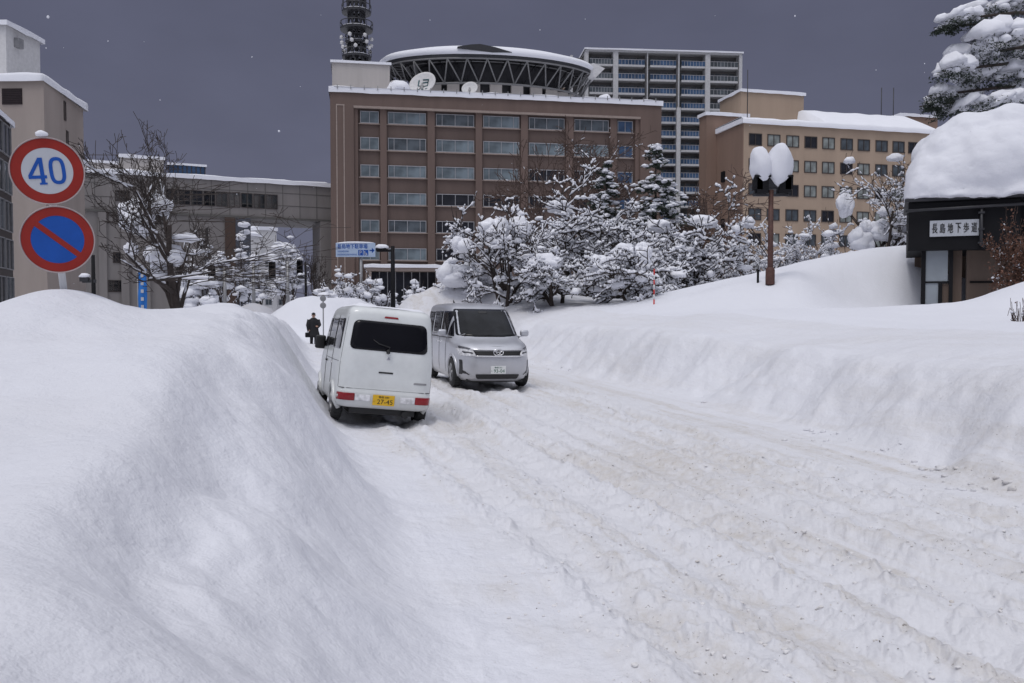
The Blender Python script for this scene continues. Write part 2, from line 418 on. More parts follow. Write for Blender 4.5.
def terrain():
    az = np.concatenate([np.radians(np.linspace(-85, -34, 120))[:-1], np.radians(np.linspace(-34, 34, 880)), np.radians(np.linspace(34, 85, 120))[1:]])
    rr = [0.9]
    while rr[-1] < 90: rr.append(rr[-1] * 1.0058)
    while rr[-1] < 400: rr.append(rr[-1] * 1.05)
    rr = np.array(rr)
    A, D = np.meshgrid(az, rr); X = D * np.sin(A); Y = D * np.cos(A) - .0
    Z = Hn(X, Y); Z = np.where(D > 150, np.minimum(Z, 0.0) - .0, Z)
    nr, na = X.shape
    co = np.stack([X, Y, Z], -1).reshape(-1, 3)
    i, j = np.meshgrid(np.arange(nr - 1), np.arange(na - 1), indexing='ij')
    q = np.stack([i * na + j, i * na + j + 1, (i + 1) * na + j + 1, (i + 1) * na + j], -1).reshape(-1, 4)
    q = q[:, ::-1]
    c = co[q].mean(1); cx, cy = c[:, 0], c[:, 1]
    u = -cx * sa + cy * ca; v = cx * ca + cy * sa
    tL, tR = toeL(u), toeR(u)
    road = (v >= tL) & (v <= tR) & (u < 46) & (u > -5)
    lb = (v < tL) & (v > -7) & (u < 46) & ~road
    rb = (v > tR) & (v < tR + 4) & (u < 40) & ~road
    g1 = ((cx + 18.2) / 3.2) ** 2 + ((cy - 60) / 4) ** 2 < 1
    g1 = g1 & ~(road | lb | rb)
    rest = ~(road | lb | rb | g1)
    for name, mask, mt in (('road', road, 'road'), ('snow_bank', lb, 'snow_bank'), ('snow_bank', rb, 'snow_bank_r'), ('snow_heap', g1, 'snow_dirty'), ('snow_field', rest, 'snow')):
        f = q[mask]; idx, inv = np.unique(f, return_inverse=True); vv = co[idx]; f = inv.reshape(-1, 4)
        me = bpy.data.meshes.new(name); me.vertices.add(len(vv)); me.vertices.foreach_set('co', vv.ravel())
        me.loops.add(f.size); me.loops.foreach_set('vertex_index', f.ravel().astype(np.int32))
        me.polygons.add(len(f)); me.polygons.foreach_set('loop_start', np.arange(0, f.size, 4, dtype=np.int32)); me.polygons.foreach_set('loop_total', np.full(len(f), 4, np.int32))
        me.polygons.foreach_set('use_smooth', np.ones(len(f), bool)); me.update(); me.validate()
        me.materials.append(M[mt]); link(name, me, kind='structure')
terrain()
g = MB(); g.box(-3000, 3000, -3000, 3000, -1.2, -1.0); g.build('ground', 'snow', kind='structure')
# ---------------------------------------------------------------- buildings
class Frame:
    """a facade line through two photo columns at given distances; local x along it, y into the building"""
    def __init__(s, px1, d1, px2, d2):
        a = P(px1, HOR, d1); b = P(px2, HOR, d2)
        s.o = Vector((a.x, a.y, 0)); d = Vector((b.x - a.x, b.y - a.y, 0)); s.W = d.length; s.e = d / s.W
        s.n = Vector((-s.e.y, s.e.x, 0)); s.rz = math.atan2(s.e.y, s.e.x)
    def s(s_, px, back=0.0):
        o = s_.o + s_.n * back; k = (px - 512) / FPX / 1.0
        # ray x = k*y (pitch changes this by under a pixel)
        return (k * o.y - o.x) / (s_.e.x - k * s_.e.y)
    def Y(s_, px, back=0.0): 
        q = s_.o + s_.n * back + s_.e * s_.s(px, back); return q.y
    def z(s_, px, py, back=0.0): return P(px, py, s_.Y(px, back)).z
    def world(s_, x, y, z): q = s_.o + s_.e * x + s_.n * y; return Vector((q.x, q.y, z))

WIN = {}
def window(parent, x, z, wd, ht, pane, frame='white_frame', mull=(.12, .5, .88), y=0.0, ft=.10, cross=None, rz=0.0):
    """one window: frame mesh (the part) with its pane (sub-part); meshes are shared between equal windows"""
    key = (round(wd, 2), round(ht, 2), pane, frame, mull, cross)
    if key not in WIN:
        b = MB(); d0, d1 = -.06, .10
        b.box(0, wd, d0, d1, 0, ft); b.box(0, wd, d0, d1, ht - ft, ht); b.box(0, ft, d0, d1, ft, ht - ft); b.box(wd - ft, wd, d0, d1, ft, ht - ft)
        for m_ in mull: b.box(wd * m_ - ft * .4, wd * m_ + ft * .4, d0 + .01, d1, ft, ht - ft)
        if cross: b.box(ft, wd - ft, d0 + .015, d1, ht * cross - ft * .3, ht * cross + ft * .3)
        fo = b.build('window', frame); p = MB(); p.box(ft * .5, wd - ft * .5, .03, .06, ft * .5, ht - ft * .5); po = p.build('pane', pane)
        WIN[key] = (fo.data, po.data); bpy.data.objects.remove(fo); bpy.data.objects.remove(po)
    fm, pm = WIN[key]
    f = link('window', fm, parent, (x, y, z), (0, 0, rz)); link('pane', pm, f)
    return f

def snow_slab(b, x0, x1, y0, y1, z, t, seed=1, step=1.2, over=.25, m=0):
    """lumpy snow lying on a flat roof"""
    nx = max(3, int((x1 - x0) / step)); ny = max(3, int((y1 - y0) / step)); ny = min(ny, 14); nx = min(nx, 80)
    vs = []; fs = []
    for j in range(ny + 1):
        for i in range(nx + 1):
            x = x0 - over + (x1 - x0 + 2 * over) * i / nx; y = y0 - over + (y1 - y0 + 2 * over) * j / ny
            ed = min(i, nx - i, j, ny - j)
            k = .55 if ed == 0 else (.92 if ed == 1 else 1)
            h = t * k * (1 + .30 * noise.noise(Vector((x * .22, y * .22, seed))) + .14 * noise.noise(Vector((x * .9, y * .9, seed + 5))))
            vs.append((x, y, z + h))
    n = len(vs)
    for j in range(ny):
        for i in range(nx): a = j * (nx + 1) + i; fs.append((a, a + 1, a + nx + 2, a + nx + 1))
    b.add(vs, fs, m, True)
    # skirt
    rim = [i for i in range(nx + 1)] + [j * (nx + 1) + nx for j in range(1, ny + 1)] + [ny * (nx + 1) + i for i in range(nx - 1, -1, -1)] + [j * (nx + 1) for j in range(ny - 1, 0, -1)]
    k = len(rim); vv = [vs[i] for i in rim] + [(vs[i][0], vs[i][1], z - .12 - .18 * abs(noise.noise(Vector((vs[i][0] * .8, vs[i][1] * .8, seed))))) for i in rim]
    b.add(vv, [(i, k + i, k + (i + 1) % k, (i + 1) % k) for i in range(k)], m, False)

# ---- main brown office block
F = Frame(332, 125, 660, 133.5)
mb = empty('office_building', F.o, F.rz, label='wide brown tiled office building with a round truss roof on top', cat='building')
HT = F.z(332, 91)
W_ = F.W; DEP = 22
colx = [(361.5, 380), (389, 427), (437, 475), (484, 520), (529.6, 565), (575, 609), (618, 633)]
rowz = []
for y0, y1 in [(111.5, 123.5), (137.5, 150), (165, 177), (192.5, 204.5), (220, 232), (248, 260)]:
    rowz.append((F.z(408, y1), F.z(408, y0)))
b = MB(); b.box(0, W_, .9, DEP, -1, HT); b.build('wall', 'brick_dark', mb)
b = MB()
xs = [(F.s(a), F.s(c)) for a, c in colx]
fx0, fx1 = F.s(355), F.s(639.5); ftop = F.z(355, 106)
b.box(-.05, fx0, 0, 1.0, -1, HT + .003); b.box(fx1, W_ + .05, 0, 1.0, -1, HT + .003); b.box(fx0, fx1, 0, 1.0, ftop, HT + .003)
for i in range(len(xs) - 1):
    m0, m1 = xs[i][1], xs[i + 1][0]; c = (m0 + m1) / 2; hw = (m1 - m0) * .36
    b.box(c - hw, c + hw, .35, 1.0, -1, ftop)
b.box(fx0, xs[0][0] - .35, .35, 1.0, -1, ftop); b.box(xs[-1][1] + .35, fx1, .35, 1.0, -1, ftop)
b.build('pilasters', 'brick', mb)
b = MB()
b.box(fx0, fx1, -.08, .3, ftop - .25, ftop + .08)
tx0, tx1, tz = F.s(337.5), F.s(346), F.z(340, 104)
b.box(tx0, tx0 + .18, -.06, .2, 2, tz); b.box(tx1 - .18, tx1, -.06, .2, 2, tz); b.box(tx0 + .18, tx1 - .18, -.06, .2, tz - .2, tz)
for i in range(len(xs)):      # sills and heads
    for z0, z1 in rowz: b.box(xs[i][0] - .25, xs[i][1] + .25, .62, .95, z0 - .16, z0 - .02)
b.build('trim', 'trim', mb)
rng = random.Random(3)
for i, (x0, x1) in enumerate(xs):
    for j, (z0, z1) in enumerate(rowz):
        if i == 6: pane = 'blue_glass' if j < 4 else 'dark_glass'
        elif (i >= 2 and j >= 3) or (i >= 3 and j == 2 and rng.random() < .4) or j == 5 and i > 1: pane = 'dark_glass'
        else: pane = 'curtain_glass' if rng.random() < .72 else 'mid_glass'
        window(mb, x0, z0, x1 - x0, z1 - z0, pane, mull=(.5,) if i in (0, 6) else (.16, .5, .84), y=.72, ft=.09)
# roof snow, with the rail posts poking out
b = MB(); snow_slab(b, 0, W_, 0, DEP, HT, 1.15, 3); b.build('snow_cover', 'snow_tree', mb)
b = MB()
for i in range(26):
    x = 1 + i * (W_ - 2) / 25; b.box(x - .06, x + .06, -.36, -.26, HT + .35, HT + .95)
b.box(.5, W_ - .5, -.30, -.26, HT + .62, HT + .66)
b.build('railing', 'steel', mb)
# ground floor canopy
cx0, cx1 = F.s(366), F.s(441); 
b = MB(); zc = F.z(400, 268); b.box(cx0, cx1, -3.6, 0.2, zc - .6, zc); b.box(cx0, cx0 + .8, -3.5, .2, -1, zc - .6); b.box(cx1 - .8, cx1, -3.5, .2, -1, zc - .6); b.build('entrance_canopy', 'trim', mb)
b = MB(); snow_slab(b, cx0, cx1, -3.6, 0, zc, .5, 8); b.build('snow_cover', 'snow_tree', mb)
b = MB(); b.box(cx0 + .8, cx1 - .8, -.3, -.2, -1, zc - .6)
for k in range(9):
    x = cx0 + .8 + (cx1 - cx0 - 1.6) * k / 8; b.box(x - .06, x + .06, -.36, -.3, -1, zc - .6, 1)
b.box(cx0 + .8, cx1 - .8, -.36, -.3, 2.9, 3.05, 1)
b.build('entrance_glazing', ['dark_glass', 'steel'], mb)
# penthouse block on the left
px0, px1 = F.s(334, 1.5), F.s(391, 1.5); PZ = F.z(360, 63, 1.5)
b = MB(); b.box(px0, px1, 1.5, 12, HT, PZ)
b.box(px0 + 8.6, px0 + 9.2, 1.2, 1.5, HT + 1.2, HT + 2.2)
b.build('rooftop_room', 'concrete_l', mb)
b = MB(); snow_slab(b, px0, px1, 1.5, 12, PZ, .45, 5); b.build('snow_cover', 'snow_tree', mb)
# lattice mast
mastx = F.s(358.5, 6); tw = empty('communication_tower', F.world(mastx, 6, PZ), F.rz, label='dark lattice communication tower with ring platforms and white antennas on the brown office roof', cat='tower')
b = MB(); zs = [0, 2.4, 4.8, 7.2, 9.6, 12.0, 15]; rad = [2.3, 1.35, 1.2, 1.2, 1.2, 1.2, 1.2]
for k in range(6):
    q0 = k * math.pi / 3
    b.tube([(rad[i] * math.cos(q0), rad[i] * math.sin(q0), zs[i]) for i in range(7)], .17, 5)
    for i in range(6):
        q1 = q0 + math.pi / 3
        b.tube([(rad[i] * math.cos(q0), rad[i] * math.sin(q0), zs[i]), (rad[i + 1] * math.cos(q1), rad[i + 1] * math.sin(q1), zs[i + 1])], .09, 4)
        b.tube([(rad[i] * math.cos(q1), rad[i] * math.sin(q1), zs[i]), (rad[i + 1] * math.cos(q0), rad[i + 1] * math.sin(q0), zs[i + 1])], .09, 4)
b.tube([(0, 0, 0), (0, 0, 15)], .28, 8)
for k in range(3):
    q = k * 2.1 + .4; b.tube([(2.9 * math.cos(q), 2.9 * math.sin(q), 0), (1.2 * math.cos(q), 1.2 * math.sin(q), 2.6)], .12, 4)
b.build('lattice', 'dark_steel', tw)
for zz, rr in ((1.9, 2.2), (4.1, 1.7), (6.1, 2.45), (8.7, 2.2)):
    b = MB(); b.lathe([(.9, zz), (rr, zz), (rr, zz + .35), (.9, zz + .35)], n=24, smooth=False)
    for k in range(14):
        q = k * math.pi / 7; b.tube([(rr * math.cos(q), rr * math.sin(q), zz + .3), (rr * math.cos(q), rr * math.sin(q), zz + 1.2)], .04, 4)
    b.lathe([(rr - .05, zz + 1.15), (rr + .05, zz + 1.15), (rr + .05, zz + 1.25), (rr - .05, zz + 1.25)], n=24)
    pl = b.build('platform', 'dark_steel', tw)
    b = MB(); b.lathe([(1.0, zz + .36), (1.1, zz + .50), (rr - .15, zz + .46), (rr - .02, zz + .36)], n=24); b.build('snow_cover', 'snow_tree', pl)
for zz in (3.3, 4.1, 5.0):
    for k in range(6):
        q = k * math.pi / 3 + .3 + zz; x, y = 2.25 * math.cos(q), 2.25 * math.sin(q)
        b = MB(); b.blob((x, y, zz), (.34, .34, .34), k, .05, 1, flatb=1); b.tube([(x * .6, y * .6, zz), (x, y, zz)], .05, 4); b.build('antenna', 'white_conc', tw)
for k in range(8):
    q = k * math.pi / 4; x, y = 2.0 * math.cos(q), 2.0 * math.sin(q)
    b = MB(); b.box(x - .1, x + .1, y - .1, y + .1, 9.8, 12.2); b.build('panel_antenna', 'dark_steel', tw)
# round lens roof on trusses
ec = F.s(490, 12); er = (F.s(590, 12) - F.s(393, 12)) / 2 + 1.2; eb = 9.0; rim = F.z(395, 64, 12)
dome = empty('truss_roof', (ec, 12.2, 0), 0); dome.parent = mb
def ring(k, z, n=72): return [(er * k * math.cos(2 * math.pi * i / n), eb * k * math.sin(2 * math.pi * i / n), z) for i in range(n + 1)]
b = MB(); n = 72
prof = [(.90, rim - .5), (1.0, rim - .25), (1.01, rim + .25), (.97, rim + .8), (.8, rim + 1.5), (.55, rim + 2.1), (.25, rim + 2.45), (.01, rim + 2.55)]
vs = []
for k, z in prof: vs += ring(k, z)[:-1]
b.add(vs, [(i * n + j, i * n + (j + 1) % n, (i + 1) * n + (j + 1) % n, (i + 1) * n + j) for i in range(len(prof) - 1) for j in range(n)], 0, True)
b.build('snow_cover', 'snow_tree', dome)
b = MB(); vs = ring(.985, rim - .28)[:-1] + ring(.985, rim - .75)[:-1] + ring(.3, rim - .75)[:-1] + ring(.3, rim - .35)[:-1]
b.add(vs, [(i * n + j, (i + 1) * n + j, (i + 1) * n + (j + 1) % n, i * n + (j + 1) % n) for i in range(3) for j in range(n)], 0)
b.add(ring(.3, rim - .75)[:-1], [tuple(range(n))])
b.build('roof_deck', 'dark_steel', dome)
b = MB(); lo = rim - 4.4
b.tube(ring(.975, rim - .9), .16, 5, cap=False); b.tube(ring(.86, lo), .18, 5, cap=False); b.tube(ring(.80, rim - .9), .12, 4, cap=False); b.tube(ring(.70, lo + .3), .12, 4, cap=False)
K = 34
def ep(k, a, z): return (er * k * math.cos(a), eb * k * math.sin(a), z)
for i in range(K):
    a0, a1, am = 2 * math.pi * i / K, 2 * math.pi * (i + 1) / K, 2 * math.pi * (i + .5) / K
    b.tube([ep(.975, a0, rim - .9), ep(.86, am, lo)], .125, 5); b.tube([ep(.975, a1, rim - .9), ep(.86, am, lo)], .125, 5)
M['truss_steel'] = simple('truss_steel', (.20, .20, .205), .5, .2); b.build('truss', 'truss_steel', dome)
b = MB()
for i in range(K):
    a0, a1, am = 2 * math.pi * i / K, 2 * math.pi * (i + 1) / K, 2 * math.pi * (i + .5) / K
    b.tube([ep(.80, a0, rim - .9), ep(.70, am, lo + .3)], .09, 4); b.tube([ep(.80, a1, rim - .9), ep(.70, am, lo + .3)], .09, 4)
    b.tube([ep(.86, am, lo), ep(.70, am, lo + .3)], .08, 4); b.tube([ep(.975, a0, rim - .9), ep(.8, a0, rim - .9)], .08, 4)
vs = ring(.66, rim - .8)[:-1] + ring(.60, HT + .2)[:-1]
b.add(vs, [(j, n + j, n + (j + 1) % n, (j + 1) % n) for j in range(n)], 0)
b.build('inner_truss', 'dark_steel', dome)
for k in range(11):
    a = -math.pi * (.08 + .84 * k / 10); x, y = er * .74 * math.cos(a), eb * .74 * math.sin(a); b = MB(); b.box(x - .95, x + .95, y - .4, y + .4, HT, lo + .3); b.build('support_block', 'concrete_l', dome)
b = MB(); xx = F.s(478, 4) - ec
b.prism([(xx - 3.2, rim + .55), (xx - 1.2, rim + .95), (xx + .3, rim + 1.1), (xx + 2.6, rim + .75), (xx + 5.2, rim + .1), (xx + 2.2, rim - .05), (xx - 1, rim + .2)], 'y', -eb * 1.03, -eb * .75)
b.build('vent_hood', 'dark_steel', dome)
b = MB(); xx = er * .93
b.prism([(xx - 1.2, rim + .35), (xx + .3, rim + .9), (xx + 2.2, rim + .1), (xx + .8, rim - 1.3), (xx - .6, rim - 1.6)], 'y', -3.2, 2)
b.build('roof_end', 'white_conc', dome)
# satellite dishes on the roof edge
def dish(px, py, r, az, mark=False, label=''):
    x = F.s(px, 2.2); z = F.z(px, py, 2.2); t = empty('satellite_dish', F.world(x, 2.2, HT + .5), F.rz, label=label, cat='satellite dish')
    b = MB(); rot = Matrix.Rotation(az, 3, 'Z') @ Matrix.Rotation(R(62), 3, 'X'); c = Vector((0, 0, z - HT - .5)); vs = []; nn = 28
    pr = [(0.001, .0), (.3, .02), (.6, .09), (.85, .19), (1, .27), (1.0, .31), (.85, .24), (.5, .12), (.001, .06)]
    for q, h in pr:
        for k in range(nn): vs.append(c + rot @ Vector((q * r * math.cos(2 * math.pi * k / nn), q * r * math.sin(2 * math.pi * k / nn), (h - .3) * r)))
    b.add(vs, [(i * nn + j, i * nn + (j + 1) % nn, (i + 1) * nn + (j + 1) % nn, (i + 1) * nn + j) for i in range(len(pr) - 1) for j in range(nn)], 0, True)
    b.build('reflector', 'white_conc', t)
    b = MB(); b.tube([(0, 0, -.6), (0, 0, z - HT - .5)], .14, 6)
    for sx in (-1, 1): b.tube([(sx * r * .5, .3, -.6), (0, .1, (z - HT) * .8)], .08, 5)
    b.build('mount', 'steel', t)
    if mark:
        b = MB(); f = -.28 * r
        def on(x_, y_): return c + rot @ Vector((x_, y_, -.27 * r + .33 * r * (x_ * x_ + y_ * y_) / r / r + .06 * r * 0 + .10))
        for pts in ([(-.45, .5), (-.45, -.1), (.0, -.1)], [(-.1, .55), (.45, .5), (.45, -.15), (.1, -.15)], [(-.1, .25), (.45, .25)]):
            b.tube([on(x_ * r * .8, y_ * r * .8) for x_, y_ in pts], .09, 4)
        for k in range(3): b.tube([on(-.35 * r + k * .3 * r, -.42 * r), on(-.18 * r + k * .3 * r, -.42 * r)], .05, 4)
        b.build('logo', simple('teal_logo', (.02, .10, .12)), t)
    return t
dish(423, 83, 2.15, R(-28), True, 'large white satellite dish with a dark square logo on the office roof edge')
dish(470, 88, 1.25, R(-20), False, 'small white satellite dish right of the larger logo dish on the brown office roof')
for px, r_, lab in ((400, 1.9, 'snow covered white antenna dome beside the rooftop room of the brown office'), (604, 1.0, 'small snow covered antenna dome near the right end of the brown office roof')):
    b = MB(); b.lathe([(.9, 0), (.9, .5)], n=16); t = empty('antenna_dome', F.world(F.s(px, 2.4), 2.4, HT + .6), 0, label=lab, cat='antenna')
    b.build('base', 'steel', t); b = MB(); b.blob((0, 0, .6), (r_, r_, r_ * .72), px, .12, 3, flatb=.6); b.build('snow_cover', 'snow_tree', t)

# ---- grey bridge building to the left
M['brown_pier'] = simple('dark_brown_pier', (.06, .035, .025), .7)
M['tower_white'] = simple('tower_white_paint', (.50, .50, .51), .7)
G = Frame(76, 116, 334, 131)
gb = empty('skybridge_building', G.o, G.rz, label='long grey panelled building whose bridge wing spans the street to the brown office', cat='building')
gt = G.z(150, 175); gu = G.z(300, 219)
sL = G.s(236)
b = MB(); b.box(0, sL, 0, 14, -1, gt - .004); b.box(sL, G.W + 1.0, 0, 14, gu, gt); b.build('wall', 'grey_panel', gb)
b = MB()
for k in range(1, 14): 
    x = k * G.W / 14; b.box(x - .04, x + .04, -.05, .1, gu if x > sL - .5 else gu + .1, gt)
for z in (gu + (gt - gu) * .36, gu + (gt - gu) * .72): b.box(0, G.W, -.035, .1, z - .04, z + .04)
b.box(0, G.W, -.25, .2, gu - .25, gu + .05)
b.build('panel_joint', 'grey_line', gb)
for nm, a, c, mt in (('pier', 236.5, 251.5, 'blue_grey'), ('pier', 321, 333, 'grey_panel'), ('pier', 226, 236.3, 'brown_pier')):
    b = MB(); b.box(G.s(a), G.s(c), -.3, 5.5, -1, gu - .26); b.build(nm, mt, gb)
for a, c, y0, y1, pn in ((117, 132, 190, 201, 'dark_glass'), (104, 122, 212, 223, 'dark_glass'), (114, 122, 252, 263, 'dark_glass'), (109, 125, 280, 292, 'dark_glass'), (128, 146, 212, 223, 'dark_glass'), (150, 166, 213, 224, 'dark_glass')):
    x0, x1 = G.s(a), G.s(c); window(gb, x0, G.z(a, y1), x1 - x0, G.z(a, y0) - G.z(a, y1), pn, 'dark_frame', (.33, .66), y=-.03)
for k in range(9):
    a = 168 + k * 12.4; x0, x1 = G.s(a), G.s(a + 11.6); window(gb, x0, G.z(230, 207), x1 - x0, 2.15, 'mid_glass' if k > 3 else 'dark_glass', 'dark_frame', (.5,), y=-.03, ft=.09)
b = MB(); 
for a in (104, 126, 147): b.box(G.s(a) - .5, G.s(a) + .5, -.4, .2, -1, gu - .3)
b.build('pilaster', 'grey_panel', gb)
b = MB(); snow_slab(b, 0, G.W, 0, 14, gt, .75, 9); b.build('snow_cover', 'snow_tree', gb)
b = MB(); z1 = G.z(145, 158, 3); b.box(G.s(123, 3), G.s(166, 3), 3, 9, gt, z1); b.box(0, G.s(124, 4) , 4, 9, gt, gt + 2.0); b.build('rooftop_room', 'concrete_l', gb)
b = MB(); snow_slab(b, G.s(123, 3), G.s(166, 3), 3, 9, z1, .6, 12); snow_slab(b, 0, G.s(123, 4) - .5, 4, 9, gt + 2.0, .4, 13); b.build('snow_cover', 'snow_tree', gb)
b = MB(); z2 = G.z(190, 165, 5); b.box(G.s(171, 5), G.s(207, 5), 5, 9, gt, z2)
for k in range(9): x = G.s(171, 5) + k * (G.s(207, 5) - G.s(171, 5)) / 8; b.box(x - .06, x + .06, 4.9, 5, gt, z2, 1)
b.build('glazed_room', ['blue_glass', 'dark_frame'], gb)
b = MB(); snow_slab(b, G.s(171, 5), G.s(207, 5), 5, 9, z2, .35, 14); b.build('snow_cover', 'snow_tree', gb)

# ---- far white building seen under the bridge
D = Frame(246, 205, 300, 215)
db = empty('apartment_house', D.o, D.rz, label='distant white building with snow piled balconies under the grey bridge', cat='building')
b = MB(); segs = [(246, 262, 236), (262, 279, 229), (279, 297, 246)]
for i, (a, c, y) in enumerate(segs): b.box(D.s(a), D.s(c) - .01, i * .8, 12, -1, D.z(a, y))
b.build('wall', 'white_conc', db)
b = MB()
for i, (a, c, y) in enumerate(segs): snow_slab(b, D.s(a), D.s(c), i * .8, 8, D.z(a, y), 1.3, 20 + i, 1.0)
for k in range(7): b.blob((D.s(279 + (k % 3) * 7), -.6, 6 + k * 1.9), (2.3, 1.1, .75), k, .2)
b.build('snow_cover', 'snow_tree', db)
for i in range(3):
    for j in range(4): window(db, D.s(252 + i * 15), 3.2 + j * 3.1, 1.8, 1.5, 'mid_glass', 'white_frame', (.5,), y=i * .8 - .05)

# ---- tan concrete block far left
C = Frame(-75, 80, 48, 79.5)
cb = empty('concrete_building', C.o, C.rz, label='tall windowless tan concrete building behind the speed limit sign', cat='building')
chz = C.z(48, 80); q = P(83, 107, 91); ql = Vector((q.x, q.y, 0)) - C.o; qx, qy = ql.dot(C.e), ql.dot(C.n)
b = MB(); b.prism([(0, 0), (C.W, 0), (qx, qy), (0, qy)], 'z', -1, chz); b.build('wall', 'concrete_tan', cb)
b = MB(); vs = [(-.3, -.3), (C.W + .15, -.3), (qx + .4, qy + .3), (-.3, qy + .3)]
prev = None; ringn = []
for i in range(4):
    p0, p1 = Vector(vs[i]), Vector(vs[(i + 1) % 4]); 
    for k in range(16): ringn.append(p0.lerp(p1, k / 16))
nn = len(ringn); cc = Vector((C.W / 2, qy / 2)); vv = []
for sc, hh in ((1, -.15), (1, .38), (.985, .62), (.9, .75), (.02, .8)):
    for k, p in enumerate(ringn):
        r2 = cc + (p - cc) * sc; vv.append((r2.x, r2.y, chz + hh * (1 + .35 * noise.noise(Vector((p.x * .35, p.y * .35, 3))))))
b.add(vv, [(i * nn + j, i * nn + (j + 1) % nn, (i + 1) * nn + (j + 1) % nn, (i + 1) * nn + j) for i in range(4) for j in range(nn)], 0, True)
b.build('snow_cover', 'snow_tree', cb)
a0, a1 = C.s(7), C.s(27); b = MB(); z0, z1 = C.z(17, 104.5), C.z(17, 88.5); b.box(a0, a1, -.05, .3, z0, z1)
for k in range(9): zz = z0 + (z1 - z0) * (k + .5) / 9; b.box(a0 + .05, a1 - .05, -.12, -.04, zz - .03, zz + .03, 0)
b.build('louvre', simple('dark_louvre', (.022, .012, .014)), cb)
sd_ = (Vector((qx, qy)) - Vector((C.W, 0))); sdl = sd_.length; sdn = sd_ / sdl
ang = math.atan2(sd_.y, sd_.x)
for fr, y0, y1 in ((.47, 103, 122), (.52, 131, 146), (.5, 160, 180)):
    z0 = C.z(48, y1 - 8) + .0; hh = 1.9 if y1 < 130 else 1.5
    o = Vector((C.W, 0)) + sdn * sdl * fr; window(cb, o.x + .03, 1.75 + (311 - y1) / 850 * 85, .55, hh, 'dark_glass', 'dark_frame', (), y=o.y - .02, rz=ang)
b = MB(); pz = C.z(10, 24, 3); b.box(C.s(-60, 3), C.s(12, 3), 3, 8.5, chz, pz); b.build('rooftop_room', 'white_conc', cb)
b = MB(); snow_slab(b, C.s(-60, 3), C.s(12, 3), 3, 8.5, pz, .6, 31, .8, .35); b.build('snow_cover', 'snow_tree', cb)
b = MB()
for z in (chz + .8, pz - 1.8): b.box(C.s(12, 3), C.s(12, 3) + .5, 4.2, 5, z, z + .9)
b.build('wall_unit', 'steel', cb)

# ---- dark glass block at the left edge
E = Frame(-90, 40, 14, 60)
eb_ = empty('glass_building', E.o, E.rz, label='dark glass fronted building cut by the left edge of the photo', cat='building')
ez = E.z(8, 119); b = MB(); b.box(0, E.W, 0, 5, -1, ez); b.build('wall', 'dark_frame', eb_)
for i in range(5):
    for j in range(5): window(eb_, E.W - 2.4 - i * 2.4, 2.0 + j * 2.6, 2.2, 2.1, 'dark_glass' if (i + j) % 3 else 'mid_glass', 'steel', (.5,), y=-.05, ft=.06)
b = MB(); snow_slab(b, 0, E.W, 0, 5, ez, .4, 33, .6); b.build('snow_cover', 'snow_tree', eb_)

# ---- apartment tower
A = Frame(586, 185, 738, 188)
ab = empty('apartment_tower', A.o, A.rz, label='tall white apartment tower with rows of dark balconies behind the brown office', cat='building')
at = A.z(586, 49); aw = A.W
b = MB(); b.box(0, aw, 1.9, 14, -1, at - .5); b.box(A.s(569, 2.5), -.02, 2.5, 12, -1, at - 1.2); b.build('wall', simple('tower_recess_wall', (.12, .115, .115), .8), ab)
fl = 3.02; nfl = 16
bays = [A.s(p) for p in (586, 614.5, 646, 677, 705.5, 738)]
b = MB(); b.box(-.3, aw + .3, -.3, 14, at - .5, at); 
for i, x in enumerate(bays):
    wd = .34 if i in (0, 5) else .55
    z0 = -1
    if i == 2: b.box(x - .1, x + .1, -.15, 1.9, at - 4 * fl, at - .5); b.box(x - .45, x - .2, -.2, 1.9, z0, at - 4 * fl); b.box(x + .2, x + .45, -.2, 1.9, z0, at - 4 * fl)
    elif i == 3: b.box(x - .12, x + .12, -.15, 1.9, at - 4 * fl, at - .5); b.box(x - .45, x + .45, -.2, 1.9, z0, at - 4 * fl)
    else: b.box(x - wd, x + wd, -.2, 1.9, z0, at - .5)
b.box(A.s(569, 2.5), A.s(569, 2.5) + .5, 1.2, 2.5, -1, at - 1)
b.build('fin', 'tower_white', ab)
slab_m = {}
for i in range(5):
    x0, x1 = bays[i] + .6, bays[i + 1] - .6
    b1 = MB(); b1.box(x0, x1, -.12, 1.9, 0, .42)
    b2 = MB(); b2.box(x0 + .02, x1 - .02, -.10, -.04, .42, 1.45)
    for k in range(1, 8): xx = x0 + (x1 - x0) * k / 8; b2.box(xx - .035, xx + .035, -.14, -.10, .42, 1.5, 1)
    b2.box(x0, x1, -.16, -.02, 1.45, 1.53, 1)
    b3 = MB(); 
    for k in range(4):
        xx = x0 + (x1 - x0) * (k + .12) / 4; b3.box(xx, xx + (x1 - x0) * .2, 1.78, 1.88, .45, 2.4)
    o1 = b1.build('balcony', 'tower_white', ab); o2 = b2.build('railing', ['blue_glass' if i in (1, 2, 3) else 'mid_glass', 'white_frame'], ab); o3 = b3.build('pane', 'mid_glass', ab)
    m1, m2, m3 = o1.data, o2.data, o3.data
    for o in (o1, o2, o3): bpy.data.objects.remove(o)
    for j in range(nfl):
        z = at - .5 - fl * (j + 1); s_ = link('balcony', m1, ab, (0, 0, z)); link('railing', m2, s_); link('pane', m3, s_)
b = MB()
for j in range(nfl): z = at - 1.2 - fl * (j + 1); b.box(A.s(569, 2.5), -.5, 1.0, 2.5, z, z + 1.2)
b.build('side_balcony', 'tower_white', ab)
b = MB(); b.box(A.s(564, 6), A.s(580, 6), 4, 12, at - 6, at - 2.2); b.build('stair_block', 'beige', ab)
b = MB(); snow_slab(b, -.3, aw + .3, -.3, 12, at, .35, 41, 2); b.build('snow_cover', 'snow_tree', ab)

